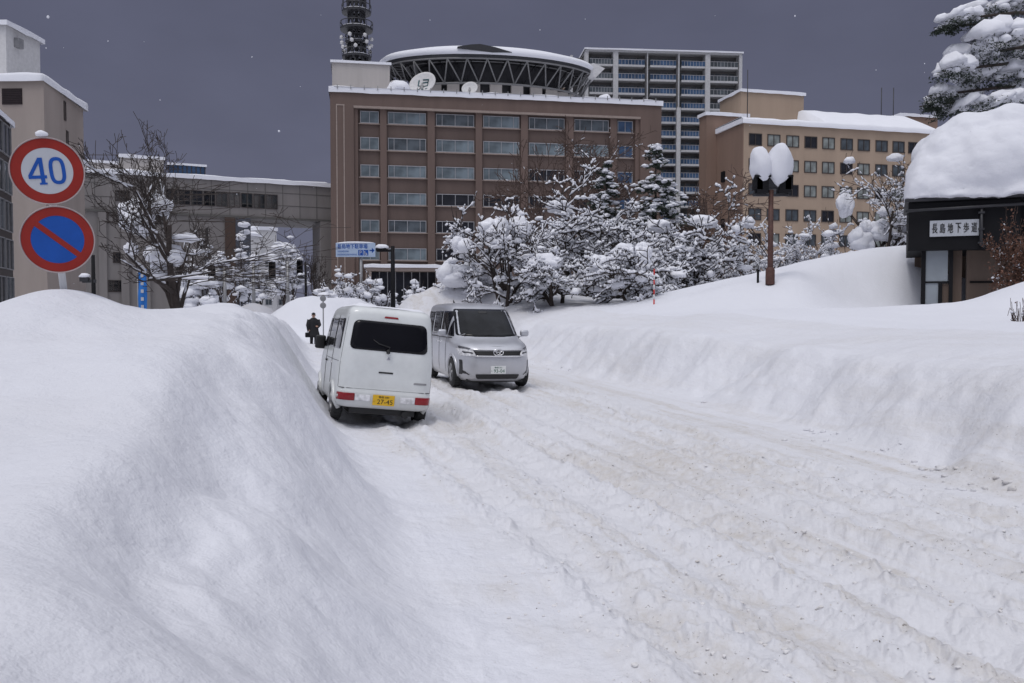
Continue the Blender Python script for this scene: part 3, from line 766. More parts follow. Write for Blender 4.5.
# ---- beige office block, right
B = Frame(742, 125, 925, 132.5)
bb = empty('beige_building', B.o, B.rz, label='beige office block with rows of small dark framed windows and a snowy roof', cat='building')
bt = B.z(742, 122)
qs = P(719, 131, 136.5); ql = Vector((qs.x, qs.y, 0)) - B.o; qx, qy = ql.dot(B.e), ql.dot(B.n)
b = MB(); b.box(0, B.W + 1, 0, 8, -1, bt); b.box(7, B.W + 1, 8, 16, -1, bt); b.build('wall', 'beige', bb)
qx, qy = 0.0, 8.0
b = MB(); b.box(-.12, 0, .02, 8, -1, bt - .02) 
b.build('side_wall', 'beige_dark', bb)  # thin sheet over the beige end wall, its shade painted in
colp = [753.4, 771.7, 790.4, 808.4, 826, 844, 861, 878.7, 895.5, 911]
for i, p in enumerate(colp):
    x = B.s(p)
    for j in range(6):
        zt = B.z(753, 133.5) - j * 3.63; 
        pn = ['beige_glass', 'mid_glass', 'dark_glass'][(0, 0, 1, 0, 1, 2, 0, 1, 0, 2, 1)[(i * 3 + j * 5) % 11]]
        if (i, j) == (0, 0): pn = 'dark_glass'
        window(bb, x - 1.05, zt - 1.75, 2.1, 1.75, pn, 'dark_frame', (.5,), y=-.04, ft=.12)
b = MB()
for j in (1, 3):
    for k in range(1): o = Vector((0, 0)).lerp(Vector((qx, qy)), .72); z = bt - 4.3 - j * 3.6; b.box(o.x - .4, o.x + .35, o.y - .5, o.y + .4, z, z + 1.6)
b.build('duct_box', 'black', bb)
# snowy sloping roof
b = MB(); vs = []
x0, x1 = -.4, B.W + 1.3; r = B.s(798, 7)
z2 = B.z(798, 110, 7)
prof = [(-.45, -.25), (-.5, .35), (.1, .75), (3, (z2 - bt) * .55), (7, z2 - bt), (12, z2 - bt)]
nx = 60
for i, (yy, zz) in enumerate(prof):
    for k in range(nx + 1):
        x = x0 + (x1 - x0) * k / nx; zz2 = zz
        if x < r: zz2 = min(zz, .55 + .2 * max(0, 1))
        vs.append((x, yy, bt + zz2 + .22 * noise.noise(Vector((x * .4, yy * .3, 2))) * (1 if i > 1 else .3)))
b.add(vs, [(i * (nx + 1) + k, i * (nx + 1) + k + 1, (i + 1) * (nx + 1) + k + 1, (i + 1) * (nx + 1) + k) for i in range(len(prof) - 1) for k in range(nx)], 0, True)
e0, e1 = Vector((qx - .45, qy)), Vector((-.35, -.45)); nrm = Vector(((e1 - e0).y, -(e1 - e0).x)).normalized()
b.prism([tuple(e0), tuple(e1), (.3, .3), (.3, 15), (qx + .6, qy + .3)], 'z', bt - .15, bt + .55)
b.build('snow_cover', 'snow_tree', bb)
t2x0, t2x1 = B.s(705, 8), B.s(746, 8); tz = B.z(720, 115, 8)
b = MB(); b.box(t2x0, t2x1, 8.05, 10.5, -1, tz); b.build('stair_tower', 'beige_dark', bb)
b = MB(); snow_slab(b, t2x0, t2x1, 8.05, 10.5, tz, .7, 51, .8); b.build('snow_cover', 'snow_tree', bb)
p0, p1 = B.s(739, 8), B.s(801, 8); pz = B.z(770, 93, 8)
b = MB(); b.box(p0, p1, 8, 15, bt - 1, pz); b.build('rooftop_room', 'beige', bb)
b = MB(); snow_slab(b, p0, p1, 8, 15, pz, .6, 52, .8); b.build('snow_cover', 'snow_tree', bb)
p0, p1 = B.s(897, 9), B.s(934, 9); pz = B.z(910, 116, 9)
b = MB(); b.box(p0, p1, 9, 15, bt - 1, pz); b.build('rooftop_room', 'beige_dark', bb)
b = MB(); snow_slab(b, p0, p1, 9, 15, pz, .6, 53, .8); b.build('snow_cover', 'snow_tree', bb)
b = MB()
for p in (748.5, 882, 894): x = B.s(p, 6); b.tube([(x, 7, bt), (x, 7, B.z(p, 70 if p < 800 else 88, 7))], .07, 5)
b.build('antenna_pole', 'dark_steel', bb)
b = MB(); x = B.s(722, 10) ; b.tube([(x, 10.6, 0), (x, 10.6, bt)], .1, 5); b.build('downpipe', 'steel', bb)
# ---------------------------------------------------------------- vehicles
class Body:
    """a van body: stacked plan rings; table rows are z, rear x, front x, half width"""
    def __init__(s, tab, pr, pf):
        s.t = np.array(tab); s.pr = pr; s.pf = pf
    def at(s, z):
        t = s.t; return [float(np.interp(z, t[:, 0], t[:, k])) for k in (1, 2, 3)]
    def end(s, z, y, front):
        r, f, w = s.at(z); p = s.pf if front else s.pr; k = (1 - min(1, abs(y) / w) ** p) ** (1 / p); c = (r + f) / 2
        return c + (f - c) * k if front else c - (c - r) * k
    def side(s, z, x):
        r, f, w = s.at(z); c = (r + f) / 2; q = (x - c) / ((f - r) / 2); p = s.pf if q > 0 else s.pr
        return w * (1 - min(1, abs(q)) ** p) ** (1 / p)
    def ringpts(s, z, n=30, m=12, k=1.0):
        r, f, w = s.at(z); c = (r + f) / 2; L = (f - r) / 2; pts = []
        q = [(1, -1 + 2 * i / m) for i in range(m)] + [(1 - 2 * i / (2 * n), 1) for i in range(2 * n)] + [(-1, 1 - 2 * i / m) for i in range(m)] + [(-1 + 2 * i / (2 * n), -1) for i in range(2 * n)]
        for a, b in q:
            p = s.pf if a > 0 else s.pr; d = (abs(a) ** p + abs(b) ** p) ** (1 / p); pts.append((c + L * a / d * k, w * b / d * k, z))
        return pts
    def shell(s, parent, mat, wheels, wr, wz, levels):
        b = MB(); rings = [s.ringpts(z) for z in levels]; n = len(rings[0]); vs = [p for r_ in rings for p in r_]
        z1 = levels[-1]; top = s.ringpts(z1, k=.8); top = [(x, y, z1 + .016) for x, y, z in top]; mid = [(x, y, z1 + .024) for x, y, z in s.ringpts(z1, k=.4)]
        vs += top + mid; fs = []; NR = len(levels) + 2
        for i in range(NR - 1):
            for j in range(n):
                f = (i * n + j, i * n + (j + 1) % n, (i + 1) * n + (j + 1) % n, (i + 1) * n + j)
                cx = sum(vs[q][0] for q in f) / 4; cz = sum(vs[q][2] for q in f) / 4; cy = sum(vs[q][1] for q in f) / 4
                if any(math.hypot(cx - wx, cz - wz) < wr + .02 and abs(cy) > .45 for wx in wheels): continue
                fs.append(f)
        fs.append(tuple((NR - 1) * n + j for j in range(n))); 
        b.add(vs, fs, 0, True)
        # wheel arch lips
        for wx in wheels:
            for sy in (1, -1):
                pts = []
                for k in range(19):
                    a = math.pi * (-.06 + 1.12 * k / 18); x = wx + (wr + .025) * math.cos(a); z = wz + (wr + .025) * math.sin(a)
                    pts.append((x, sy * (s.side(max(z, levels[0]), x) - .004), z))
                b.tube(pts, .038, 6)
        o = b.build('body', mat, parent)
        return o
    def patch(s, parent, name, mat, kind, poly, off=.006, sy=1, round_=.05, inset=0, **kw):
        """thin panel following the body; poly of (a,z): a is y for ends, x for sides"""
        pts = []; n = len(poly)
        for i in range(n):
            p0, p1, p2 = Vector(poly[i - 1]), Vector(poly[i]), Vector(poly[(i + 1) % n])
            r1 = min(round_, (p0 - p1).length * .45, (p2 - p1).length * .45)
            A = p1 + (p0 - p1).normalized() * r1; Bq = p1 + (p2 - p1).normalized() * r1
            for k in range(5):
                t = k / 4; pts.append(A * (1 - t) ** 2 + p1 * 2 * t * (1 - t) + Bq * t * t)
        # subdivide long edges
        out = []
        for i, p in enumerate(pts):
            q = pts[(i + 1) % len(pts)]; L = (q - p).length; m = max(1, int(L / .07))
            for k in range(m): out.append(p.lerp(q, k / m))
        c = sum(out, Vector((0, 0))) / len(out); N_ = len(out)
        def pos(p, o):
            if kind == 'side': return Vector((p.x, sy * (s.side(p.y, p.x) + o), p.y))
            fr = kind == 'front'; x = s.end(p.y, p.x, fr); x2 = s.end(p.y + .03, p.x, fr); sl = (x2 - x) / .03
            nrm = Vector((1, 0, -sl)).normalized() if fr else Vector((-1, 0, sl)).normalized()
            return Vector((x, p.x, p.y)) + nrm * o
        vs = [pos(p, -.01) for p in out] + [pos(p, off) for p in out]
        rings = 6
        for k in range(1, rings): vs += [pos(c.lerp(p, 1 - k / rings), off) for p in out]
        vs.append(pos(c, off)); fs = []
        for k in range(rings):
            for j in range(N_): fs.append((k * N_ + j, k * N_ + (j + 1) % N_, (k + 1) * N_ + (j + 1) % N_, (k + 1) * N_ + j))
        for j in range(N_): fs.append((rings * N_ + j, rings * N_ + (j + 1) % N_, len(vs) - 1))
        b = MB(); b.add(vs, fs, 0, True); o = b.build(name, mat, parent)
        return o

def carpaint(name, c, metal, rough):
    m, nt, b = new_mat(name); b.inputs['Metallic'].default_value = metal
    b.inputs['Coat Weight'].default_value = .5; b.inputs['Coat Roughness'].default_value = .08
    n = noise_n(nt, 3, 7, .65); r_ = ramp(nt, n.outputs['Fac'], [(.3, tuple(x * .86 for x in c)), (.7, c)])
    # road film low on the panels
    sp = nt.nodes.new('ShaderNodeSeparateXYZ'); nt.links.new(nt.nodes['TC'].outputs['Object'], sp.inputs[0])
    mr = nt.nodes.new('ShaderNodeMapRange'); mr.inputs[1].default_value = .75; mr.inputs[2].default_value = .2; mr.inputs[3].default_value = 0; mr.inputs[4].default_value = .45
    nt.links.new(sp.outputs['Z'], mr.inputs[0]); mx = nt.nodes.new('ShaderNodeMixRGB'); nt.links.new(mr.outputs[0], mx.inputs['Fac'])
    nt.links.new(r_.outputs['Color'], mx.inputs['Color1']); mx.inputs['Color2'].default_value = (.36, .35, .34, 1)
    nt.links.new(mx.outputs['Color'], b.inputs['Base Color']); b.inputs['Roughness'].default_value = rough
    r2 = ramp(nt, n.outputs['Fac'], [(.3, rough), (.7, rough + .15)]); nt.links.new(r2.outputs['Color'], b.inputs['Roughness'])
    return m
M['paint_white'] = carpaint('white_car_paint', (.74, .765, .765), 0, .3)
M['paint_silver'] = carpaint('silver_car_paint', (.58, .59, .63), .45, .30)
M['car_glass'] = glassy('car_glass', (.006, .006, .009), .04)
M['screen_glass'] = glassy('windscreen_glass', (.009, .010, .012), .05, .7, 2.0)
for k_ in ('car_glass', 'screen_glass'): M[k_].node_tree.nodes['Principled BSDF'].inputs['Specular IOR Level'].default_value = .22
M['rubber'] = simple('tyre_rubber', (.022, .022, .023), .85, var=.4, vs=20)
M['black_plastic'] = simple('black_plastic', (.012, .012, .013), .5)
M['rim'] = simple('wheel_rim', (.32, .32, .33), .4, .5)
M['chrome'] = simple('chrome', (.72, .72, .74), .15, .9)
M['lamp_red'] = glassy('red_lamp', (.24, .006, .012), .25)
M['lamp_clear'] = glassy('clear_lamp', (.68, .68, .70), .12, .25, 14)
M['lamp_dark'] = glassy('dark_headlight', (.10, .10, .11), .08, .5, 14)
M['plate_yellow'] = simple('yellow_plate', (.72, .43, .015), .5, var=.06)
M['plate_white'] = simple('white_plate', (.72, .73, .72), .5, var=.05)
M['plate_green'] = simple('green_ink', (.01, .11, .06), .6)
M['ink'] = simple('black_ink', (.015, .015, .015), .6)
M['seat'] = simple('grey_upholstery', (.10, .10, .105), .8)

def wheel(parent, x, y, z, r, wd, side):
    t = empty('wheel'); t.parent = parent; t.location = (x, y, z)
    b = MB(); b.lathe([(r * .62, -wd / 2), (r * .9, -wd / 2), (r * .98, -wd * .40), (r, -wd * .25), (r, wd * .25), (r * .98, wd * .40), (r * .9, wd / 2), (r * .62, wd / 2)], axis='y', n=32)
    for k in range(32):
        a = 2 * math.pi * k / 32; rot = Matrix.Rotation(-a, 3, 'Y'); b.box(r - .006, r + .006, -wd * .3, wd * .3, -.012, .012, rot=rot, piv=(0, 0, 0))
    b.build('tyre', 'rubber', t)
    b = MB(); e = side * wd / 2
    b.lathe([(r * .64, e * .98), (r * .58, e * 1.0), (r * .54, e * .7), (.03, e * .6)], axis='y', n=32)
    for k in range(5):
        a = 2 * math.pi * k / 5; p0 = Vector((0, e * .95, 0)); p1 = Vector((r * .58 * math.cos(a), e * .98, r * .58 * math.sin(a)))
        b.tube([p0, p1], [.032, .024], 5)
    b.lathe([(.06, e * .6), (.055, e * 1.08), (.001, e * 1.1)], axis='y', n=14)
    b.build('rim', 'rim', t)

def box_rb(x0, x1, y0, y1, z0, z1, r=.03):
    """rounded block as verts/faces (a bevelled cube)"""
    bm = bmesh.new(); bmesh.ops.create_cube(bm, size=1)
    for v in bm.verts: v.co = Vector(((x0 + x1) / 2 + v.co.x * (x1 - x0), (y0 + y1) / 2 + v.co.y * (y1 - y0), (z0 + z1) / 2 + v.co.z * (z1 - z0)))
    bmesh.ops.bevel(bm, geom=list(bm.edges), offset=r, segments=3, affect='EDGES', profile=.5)
    bm.verts.index_update()
    out = [v.co.copy() for v in bm.verts], [tuple(v.index for v in f.verts) for f in bm.faces]; bm.free(); return out

# ---- white box van, seen from behind
TW = [(.27, .10, 3.30, .66), (.295, .03, 3.35, .70), (.34, 0, 3.39, .728), (.45, -.012, 3.40, .737), (.53, -.008, 3.40, .738), (.56, .012, 3.395, .738), (.9, .02, 3.36, .7375), (1.0, .022, 3.28, .735), (1.15, .035, 3.08, .722), (1.4, .065, 2.87, .70), (1.6, .09, 2.72, .678), (1.72, .105, 2.62, .662), (1.79, .125, 2.53, .645), (1.84, .17, 2.42, .618), (1.875, .27, 2.27, .565), (1.89, .42, 2.05, .48)]
wb = Body(TW, 13, 8)
VY = 12.8
p = P(381.5, HOR, VY); vz = .0
wv = empty('white_van', (p.x, p.y, vz), 0, label='small white box van seen from behind, tilted, with a yellow number plate', cat='van')
yaw = R(90 + 17.5); wv.rotation_euler = (R(6.0), R(.5), yaw); wv.scale = (1, 1, .955)
LV = [.27, .295, .34, .40, .45, .50, .53, .56, .62, .7, .8, .9, .95, 1.0, 1.08, 1.15, 1.25, 1.35, 1.45, 1.55, 1.62, 1.68, 1.72, 1.76, 1.79, 1.82, 1.84, 1.86, 1.875, 1.89]
wb.shell(wv, 'paint_white', (.62, 2.95), .30, .29, LV)
b = MB(); b.box(.15, 3.2, -.50, .50, .17, .5); b.box(.3, .95, -.60, .60, .5, .6); b.box(2.6, 3.2, -.6, .6, .5, .62)
b.tube([(.5, -.55, .29), (.5, .55, .29)], .05, 6); b.tube([(.1, -.35, .2), (.9, -.35, .22)], .06, 8)
b.build('underbody', 'black_plastic', wv)
for x in (.62, 2.95):
    for s_ in (1, -1): wheel(wv, x, s_ * .655, .285, .285, .155, s_)
rw = wb.patch(wv, 'rear_window', 'car_glass', 'rear', [(-.60, 1.19), (.60, 1.19), (.555, 1.655), (-.555, 1.655)], round_=.10)
b = MB(); b.tube([(-.02, .02, 1.20), (-.005, .0, 1.26), (.03, .16, 1.30), (.055, .25, 1.36)], [.014, .014, .01, .008], 5); b.tube([(-.03, .02, 1.17), (-.0, .02, 1.21)], [.03, .03], 8); b.build('wiper', 'black_plastic', rw)
b = MB()
for y in (-.28, .28):
    v_, f_ = box_rb(.28, .38, y - .12, y + .12, 1.18, 1.5, .04); 
wb.patch(wv, 'brake_light', 'lamp_red', 'rear', [(-.11, 1.715), (.11, 1.715), (.10, 1.745), (-.10, 1.745)], round_=.01)
for s_ in (1, -1):
    wb.patch(wv, 'tail_light', 'lamp_red', 'rear', [(s_ * .46, .385), (s_ * .715, .385), (s_ * .715, .50), (s_ * .46, .50)][::s_], round_=.012, off=.012)
    wb.patch(wv, 'reversing_light', 'lamp_clear', 'rear', [(s_ * .225, .39), (s_ * .455, .39), (s_ * .455, .485), (s_ * .225, .485)][::s_], round_=.01, off=.011)
b = MB(); zz = .575
b.tube([(wb.end(zz, y, False) + .004, y, zz) for y in np.linspace(-.70, .70, 24)], .006, 4); 
for s_ in (1, -1):
    b.tube([(wb.end(z, s_ * (wb.at(z)[2] - .035), False) + .006, s_ * (wb.at(z)[2] - .035), z) for z in np.linspace(.58, 1.74, 16)], .005, 4)
    for x in (1.02, 1.95): b.tube([(x, s_ * (wb.side(z, x) + .001), z) for z in np.linspace(.32, 1.72, 14)], .005, 4)
    b.tube([(x, s_ * (wb.side(.98, x) + .001), .98) for x in np.linspace(.2, 1.9, 12)], .004, 4)
b.build('panel_gap', 'black_plastic', wv)
wb.patch(wv, 'handle', 'black_plastic', 'rear', [(-.09, .84), (.13, .84), (.13, .865), (-.09, .865)], round_=.01)
wb.patch(wv, 'badge', 'chrome', 'rear', [(-.03, 1.06), (.03, 1.06), (0, 1.115)], round_=.008)
wb.patch(wv, 'badge', 'rim', 'rear', [(-.62, .70), (-.42, .70), (-.42, .73), (-.62, .73)], round_=.008)
b = MB(); o_ = text('model_lettering', 'VAN', .07, 'rim', wv, (0, 0, 0), (0, 0, 0)); bpy.data.objects.remove(o_)
pl = MB(); v_, f_ = box_rb(-.022, -.010, -.165, .165, .335, .50, .004); pl.add(v_, f_); plo = pl.build('number_plate', 'plate_yellow', wv); plo.location = (-.004, .02, 0)
text('plate_number', '27-45', .1, 'ink', plo, (-.0235, -.02, .395), (R(90), 0, R(-90)), fit=(.235, .072), extrude=.001)
text('plate_region', '青森 580', .04, 'ink', plo, (-.0235, 0, .468), (R(90), 0, R(-90)), fit=(.16, .034), extrude=.001)
text('plate_kana', 'い', .04, 'ink', plo, (-.0235, .142, .395), (R(90), 0, R(-90)), fit=(.022, .026), extrude=.001)
for s_ in (1, -1):
    wb.patch(wv, 'side_window', 'car_glass', 'side', [(.22, 1.17), (.95, 1.17), (.95, 1.66), (.25, 1.66)], sy=s_, round_=.05)
    wb.patch(wv, 'side_window', 'car_glass', 'side', [(1.05, 1.17), (1.9, 1.17), (1.9, 1.66), (1.05, 1.66)], sy=s_, round_=.05)
    wb.patch(wv, 'side_window', 'car_glass', 'side', [(2.0, 1.15), (2.85, 1.13), (2.48, 1.66), (2.0, 1.66)], sy=s_, round_=.05)
    wb.patch(wv, 'handle', 'black_plastic', 'side', [(1.75, .90), (1.92, .90), (1.92, .935), (1.75, .935)], sy=s_, off=.02, round_=.01)
    wb.patch(wv, 'side_light', 'lamp_clear', 'side', [(1.12, .90), (1.0, .90), (1.0, .935), (1.12, .935)][::-1], sy=s_, off=.015, round_=.01)
    v_, f_ = box_rb(2.62, 2.74, s_ * .80 - .09, s_ * .80 + .09, 1.08, 1.33, .035); b = MB(); b.add(v_, f_, 0, True); b.tube([(2.75, s_ * .70, 1.15), (2.68, s_ * .8, 1.18)], .02, 5)
    b.build('mirror', 'black_plastic', wv)
    wb.patch(wv, 'headlight', 'lamp_clear', 'front', [(s_ * .45, .66), (s_ * .66, .66), (s_ * .66, .86), (s_ * .45, .86)][::s_], round_=.04)
wb.patch(wv, 'windscreen', 'car_glass', 'front', [(-.60, 1.14), (.60, 1.14), (.55, 1.68), (-.55, 1.68)], round_=.06)
b = MB(); vs = []; nx, ny = 22, 12      # snow lying on the roof
for j in range(ny + 1):
    for i in range(nx + 1):
        x = .30 + 2.0 * i / nx; y = -.56 + 1.12 * j / ny; ed = min(i, nx - i, j, ny - j); h = .0 if ed == 0 else .014 + .030 * (noise.noise(Vector((x * 3, y * 3, 1))) + .5)
        r_, f_2, w_2 = wb.at(1.875); vs.append((x, y, 1.885 + h - .03 * (abs(y) / .56) ** 3 * (ed == 0)))
b.add(vs, [(j * (nx + 1) + i, j * (nx + 1) + i + 1, (j + 1) * (nx + 1) + i + 1, (j + 1) * (nx + 1) + i) for j in range(ny) for i in range(nx)], 0, True)
b.build('snow_cover', 'snow_tree', wv)

# ---- silver people carrier, facing us
TS = [(.17, .20, 4.50, .76), (.22, .08, 4.60, .80), (.32, .02, 4.67, .832), (.5, 0, 4.70, .8475), (.7, 0, 4.695, .8475), (.82, 0, 4.66, .846), (.90, .005, 4.58, .843), (.95, .01, 4.46, .84), (1.0, .012, 4.22, .835), (1.05, .018, 4.0, .828), (1.10, .025, 3.86, .82), (1.2, .04, 3.72, .808), (1.5, .09, 3.33, .765), (1.65, .125, 3.12, .74), (1.73, .155, 2.97, .715), (1.78, .21, 2.80, .68), (1.81, .30, 2.6, .63), (1.83, .45, 2.35, .54)]
sb = Body(TS, 9, 4.6)
f0 = P(498, HOR, 17.9); yaw = R(-90 + 15); fw = Vector((math.cos(yaw), math.sin(yaw), 0)); base = Vector((f0.x, f0.y, 0)) - fw * 4.7
sv = empty('silver_minivan', (base.x, base.y, .09), 0, label='silver minivan with headlights and white number plate facing us on the snowy road', cat='minivan')
sv.rotation_euler = (R(-.8), 0, yaw)
LS = [.17, .20, .22, .27, .32, .4, .5, .6, .7, .76, .82, .86, .90, .93, .95, .975, 1.0, 1.025, 1.05, 1.075, 1.10, 1.15, 1.2, 1.3, 1.4, 1.5, 1.6, 1.65, 1.69, 1.73, 1.76, 1.78, 1.80, 1.81, 1.82, 1.83]
sb.shell(sv, 'paint_silver', (.95, 3.80), .345, .33, LS)
b = MB(); b.box(.25, 4.4, -.62, .62, .14, .5); b.box(.6, 1.3, -.7, .7, .5, .7); b.box(3.4, 4.2, -.7, .7, .5, .7); b.build('underbody', 'black_plastic', sv)
for x in (.95, 3.80):
    for s_ in (1, -1): wheel(sv, x, s_ * .745, .32, .32, .20, s_)
ws = sb.patch(sv, 'windscreen', 'screen_glass', 'front', [(-.70, 1.12), (-.3, 1.09), (.3, 1.09), (.70, 1.12), (.625, 1.70), (-.625, 1.70)], round_=.05)
b = MB()
for y0, y1 in ((-.55, .05), (.02, .6)): b.tube([(sb.end(1.11, y0, True) + .02, y0, 1.10), (sb.end(1.13, y1, True) + .025, y1, 1.13)], .012, 5)
b.build('wiper', 'black_plastic', ws)
sb.patch(ws, 'mirror', 'black_plastic', 'front', [(-.10, 1.60), (.10, 1.60), (.10, 1.66), (-.10, 1.66)], off=.010, round_=.02)
sb.patch(sv, 'grille', 'black_plastic', 'front', [(-.48, .69), (.48, .69), (.54, .81), (-.54, .81)], off=.008, round_=.02)
b = MB()
for z, hw in ((.835, .62), (.70, .50)):
    b.tube([(sb.end(z, y, True) + .012, y, z + .01 * abs(y)) for y in np.linspace(-hw, hw, 20)], .016, 6)
b.build('chrome_strip', 'chrome', sv)
b = MB(); xx = sb.end(.79, 0, True) + .03
b.tube([(xx, .105 * math.cos(a), .785 + .07 * math.sin(a)) for a in np.linspace(0, 2 * math.pi, 25)], .013, 6)
b.tube([(xx, .045 * math.cos(a), .795 + .055 * math.sin(a)) for a in np.linspace(0, 2 * math.pi, 19)], .010, 5)
b.tube([(xx, .08 * math.cos(a), .815 + .025 * math.sin(a)) for a in np.linspace(0, 2 * math.pi, 19)], .010, 5)
b.build('emblem', 'chrome', sv)
for s_ in (1, -1):
    hl = sb.patch(sv, 'headlight', 'lamp_clear', 'front', [(s_ * .47, .70), (s_ * .76, .70), (s_ * .80, .85), (s_ * .52, .81)][::s_], off=.012, round_=.03)
    sb.patch(hl, 'light_housing', 'lamp_dark', 'front', [(s_ * .53, .745), (s_ * .70, .755), (s_ * .73, .80), (s_ * .55, .785)][::s_], off=.016, round_=.02)
    sb.patch(sv, 'upper_light', 'lamp_dark', 'front', [(s_ * .52, .835), (s_ * .76, .855), (s_ * .765, .905), (s_ * .62, .875)][::s_], off=.010, round_=.02)
    sb.patch(sv, 'fog_light_slot', 'black_plastic', 'front', [(s_ * .705, .31), (s_ * .75, .31), (s_ * .76, .62), (s_ * .72, .62)][::s_], off=.008, round_=.015)
    sb.patch(sv, 'fog_light', 'black_plastic', 'front', [(s_ * .58, .30), (s_ * .72, .34), (s_ * .72, .40), (s_ * .66, .37)][::s_], off=.008, round_=.015)
    for a, c in ((1.0, .4), (2.0, 1.1), (2.95, 2.08)):
        pass
    sb.patch(sv, 'side_window', 'car_glass', 'side', [(.35, 1.14), (1.22, 1.13), (1.22, 1.64), (.42, 1.64)], sy=s_, round_=.05)
    sb.patch(sv, 'side_window', 'car_glass', 'side', [(1.29, 1.13), (2.30, 1.12), (2.30, 1.65), (1.29, 1.65)], sy=s_, round_=.05)
    sb.patch(sv, 'side_window', 'car_glass', 'side', [(2.37, 1.12), (3.10, 1.10), (3.05, 1.58), (2.95, 1.65), (2.37, 1.65)], sy=s_, round_=.04)
    sb.patch(sv, 'side_window', 'car_glass', 'side', [(3.16, 1.10), (3.55, 1.09), (3.18, 1.45)], sy=s_, round_=.03)
    sb.patch(sv, 'handle', 'chrome', 'side', [(2.15, .93), (2.29, .93), (2.29, .96), (2.15, .96)], sy=s_, off=.02, round_=.01)
    sb.patch(sv, 'handle', 'chrome', 'side', [(2.45, .93), (2.59, .93), (2.59, .96), (2.45, .96)], sy=s_, off=.02, round_=.01)
    b = MB(); v_, f_ = box_rb(3.24, 3.36, s_ * .955 - .10, s_ * .955 + .10, 1.09, 1.24, .05); b.add(v_, f_, 0, True); b.tube([(3.32, s_ * .81, 1.08), (3.29, s_ * .92, 1.12)], .025, 5); mo = b.build('mirror', 'paint_silver', sv)
    b = MB()
    for x in (2.33, 3.13): b.tube([(x, s_ * (sb.side(z, x) + .001), z) for z in np.linspace(.30, 1.08, 10)], .005, 4)
    b.tube([(x, s_ * (sb.side(1.06, x) + .003), 1.06) for x in np.linspace(.3, 3.5, 18)], .012, 4)
    b.build('panel_gap', 'black_plastic', sv)
sb.patch(sv, 'lower_grille', 'black_plastic', 'front', [(-.44, .225), (.44, .225), (.48, .32), (-.48, .32)], off=.01, round_=.03)
b = MB(); b.tube([(sb.end(.91, y, True) + .006, y, .905 - .02 * abs(y)) for y in np.linspace(-.72, .72, 22)], .006, 4); b.build('bonnet_gap', 'black_plastic', sv)
b = MB(); b.tube([(.9, -.2, 1.83), (.75, -.2, 1.90), (.7, -.2, 1.93)], [.03, .02, .012], 5); b.build('aerial', 'black_plastic', sv)
xx = sb.end(.41, 0, True) + .008; b = MB(); v_, f_ = box_rb(xx, xx + .012, -.165, .165, .335, .50, .004); b.add(v_, f_); plo = b.build('number_plate', 'plate_white', sv)
xx += .0135
text('plate_number', '93-04', .1, 'plate_green', plo, (xx, .02, .395), (R(90), 0, R(90)), fit=(.235, .072), extrude=.001)
text('plate_region', '青森 501', .04, 'plate_green', plo, (xx, 0, .468), (R(90), 0, R(90)), fit=(.16, .034), extrude=.001)
text('plate_kana', 'な', .04, 'plate_green', plo, (xx, -.142, .395), (R(90), 0, R(90)), fit=(.022, .026), extrude=.001)

# ---------------------------------------------------------------- person
PY = 43.5; q = P(313.5, HOR, PY); gz = P(313.5, 347, PY).z
pe = empty('person', (q.x, q.y, gz), R(20), label='person in a long black coat and cap walking beside the snowy road', cat='person')
def skinned(name, verts, edges, rad, mat, parent, sub=2):
    me = bpy.data.meshes.new(name); me.from_pydata(verts, edges, []); me.materials.append(M[mat]); o = link(name, me, parent)
    md = o.modifiers.new('skin', 'SKIN'); 
    for i, r_ in enumerate(rad): me.skin_vertices[0].data[i].radius = r_ if isinstance(r_, tuple) else (r_, r_)
    me.skin_vertices[0].data[0].use_root = True
    md.use_smooth_shade = True; s2 = o.modifiers.new('sub', 'SUBSURF'); s2.levels = s2.render_levels = sub
    dg = bpy.context.evaluated_depsgraph_get(); m2 = bpy.data.meshes.new_from_object(o.evaluated_get(dg)); o.modifiers.clear(); o.data = m2
    return o
V = [(0, 0, .92), (0, 0, 1.1), (0, 0, 1.32), (0, 0, 1.45), (0, -.01, 1.53), (0, -.02, 1.62), (0, -.01, 1.70),
     (.19, 0, 1.38), (.25, -.03, 1.12), (.16, -.20, 1.05), (.08, -.27, 1.07),
     (-.19, 0, 1.38), (-.25, .02, 1.12), (-.23, -.10, .90), (-.23, -.12, .80),
     (.09, 0, .85), (.10, -.06, .46), (.10, .02, .09), (.10, -.12, .04),
     (-.09, 0, .85), (-.10, .04, .46), (-.10, .16, .11), (-.10, .04, .05)]
Ed = [(0, 1), (1, 2), (2, 3), (3, 4), (4, 5), (5, 6), (2, 7), (7, 8), (8, 9), (9, 10), (2, 11), (11, 12), (12, 13), (13, 14), (0, 15), (15, 16), (16, 17), (17, 18), (0, 19), (19, 20), (20, 21), (21, 22)]
Rr = [.15, .15, .17, .075, .065, .095, .075, .06, .05, .04, .04, .06, .05, .04, .04, .10, .075, .05, .045, .10, .075, .05, .045]
skinned('body', V, Ed, Rr, 'skin', pe)
b = MB()
b.lathe([(.105, 1.50), (.15, 1.46), (.235, 1.39), (.245, 1.2), (.225, 1.05), (.25, .85), (.31, .62), (.33, .50), (.30, .50), (.2, .8)], n=20)
b.tube([(.2, 0, 1.39), (.27, -.03, 1.12), (.17, -.19, 1.04)], [.12, .115, .10], 10); b.tube([(-.2, 0, 1.39), (-.27, .02, 1.12), (-.24, -.11, .86)], [.12, .115, .10], 10)
c_ = b.build('coat', 'coat', pe); c_.scale = (1, .85, 1)
b = MB(); b.tube([(.09, 0, .8), (.10, -.06, .46), (.10, .02, .08)], [.11, .085, .07], 8); b.tube([(-.09, 0, .8), (-.10, .04, .46), (-.10, .16, .10)], [.11, .085, .07], 8); b.build('trousers', 'coat', pe)
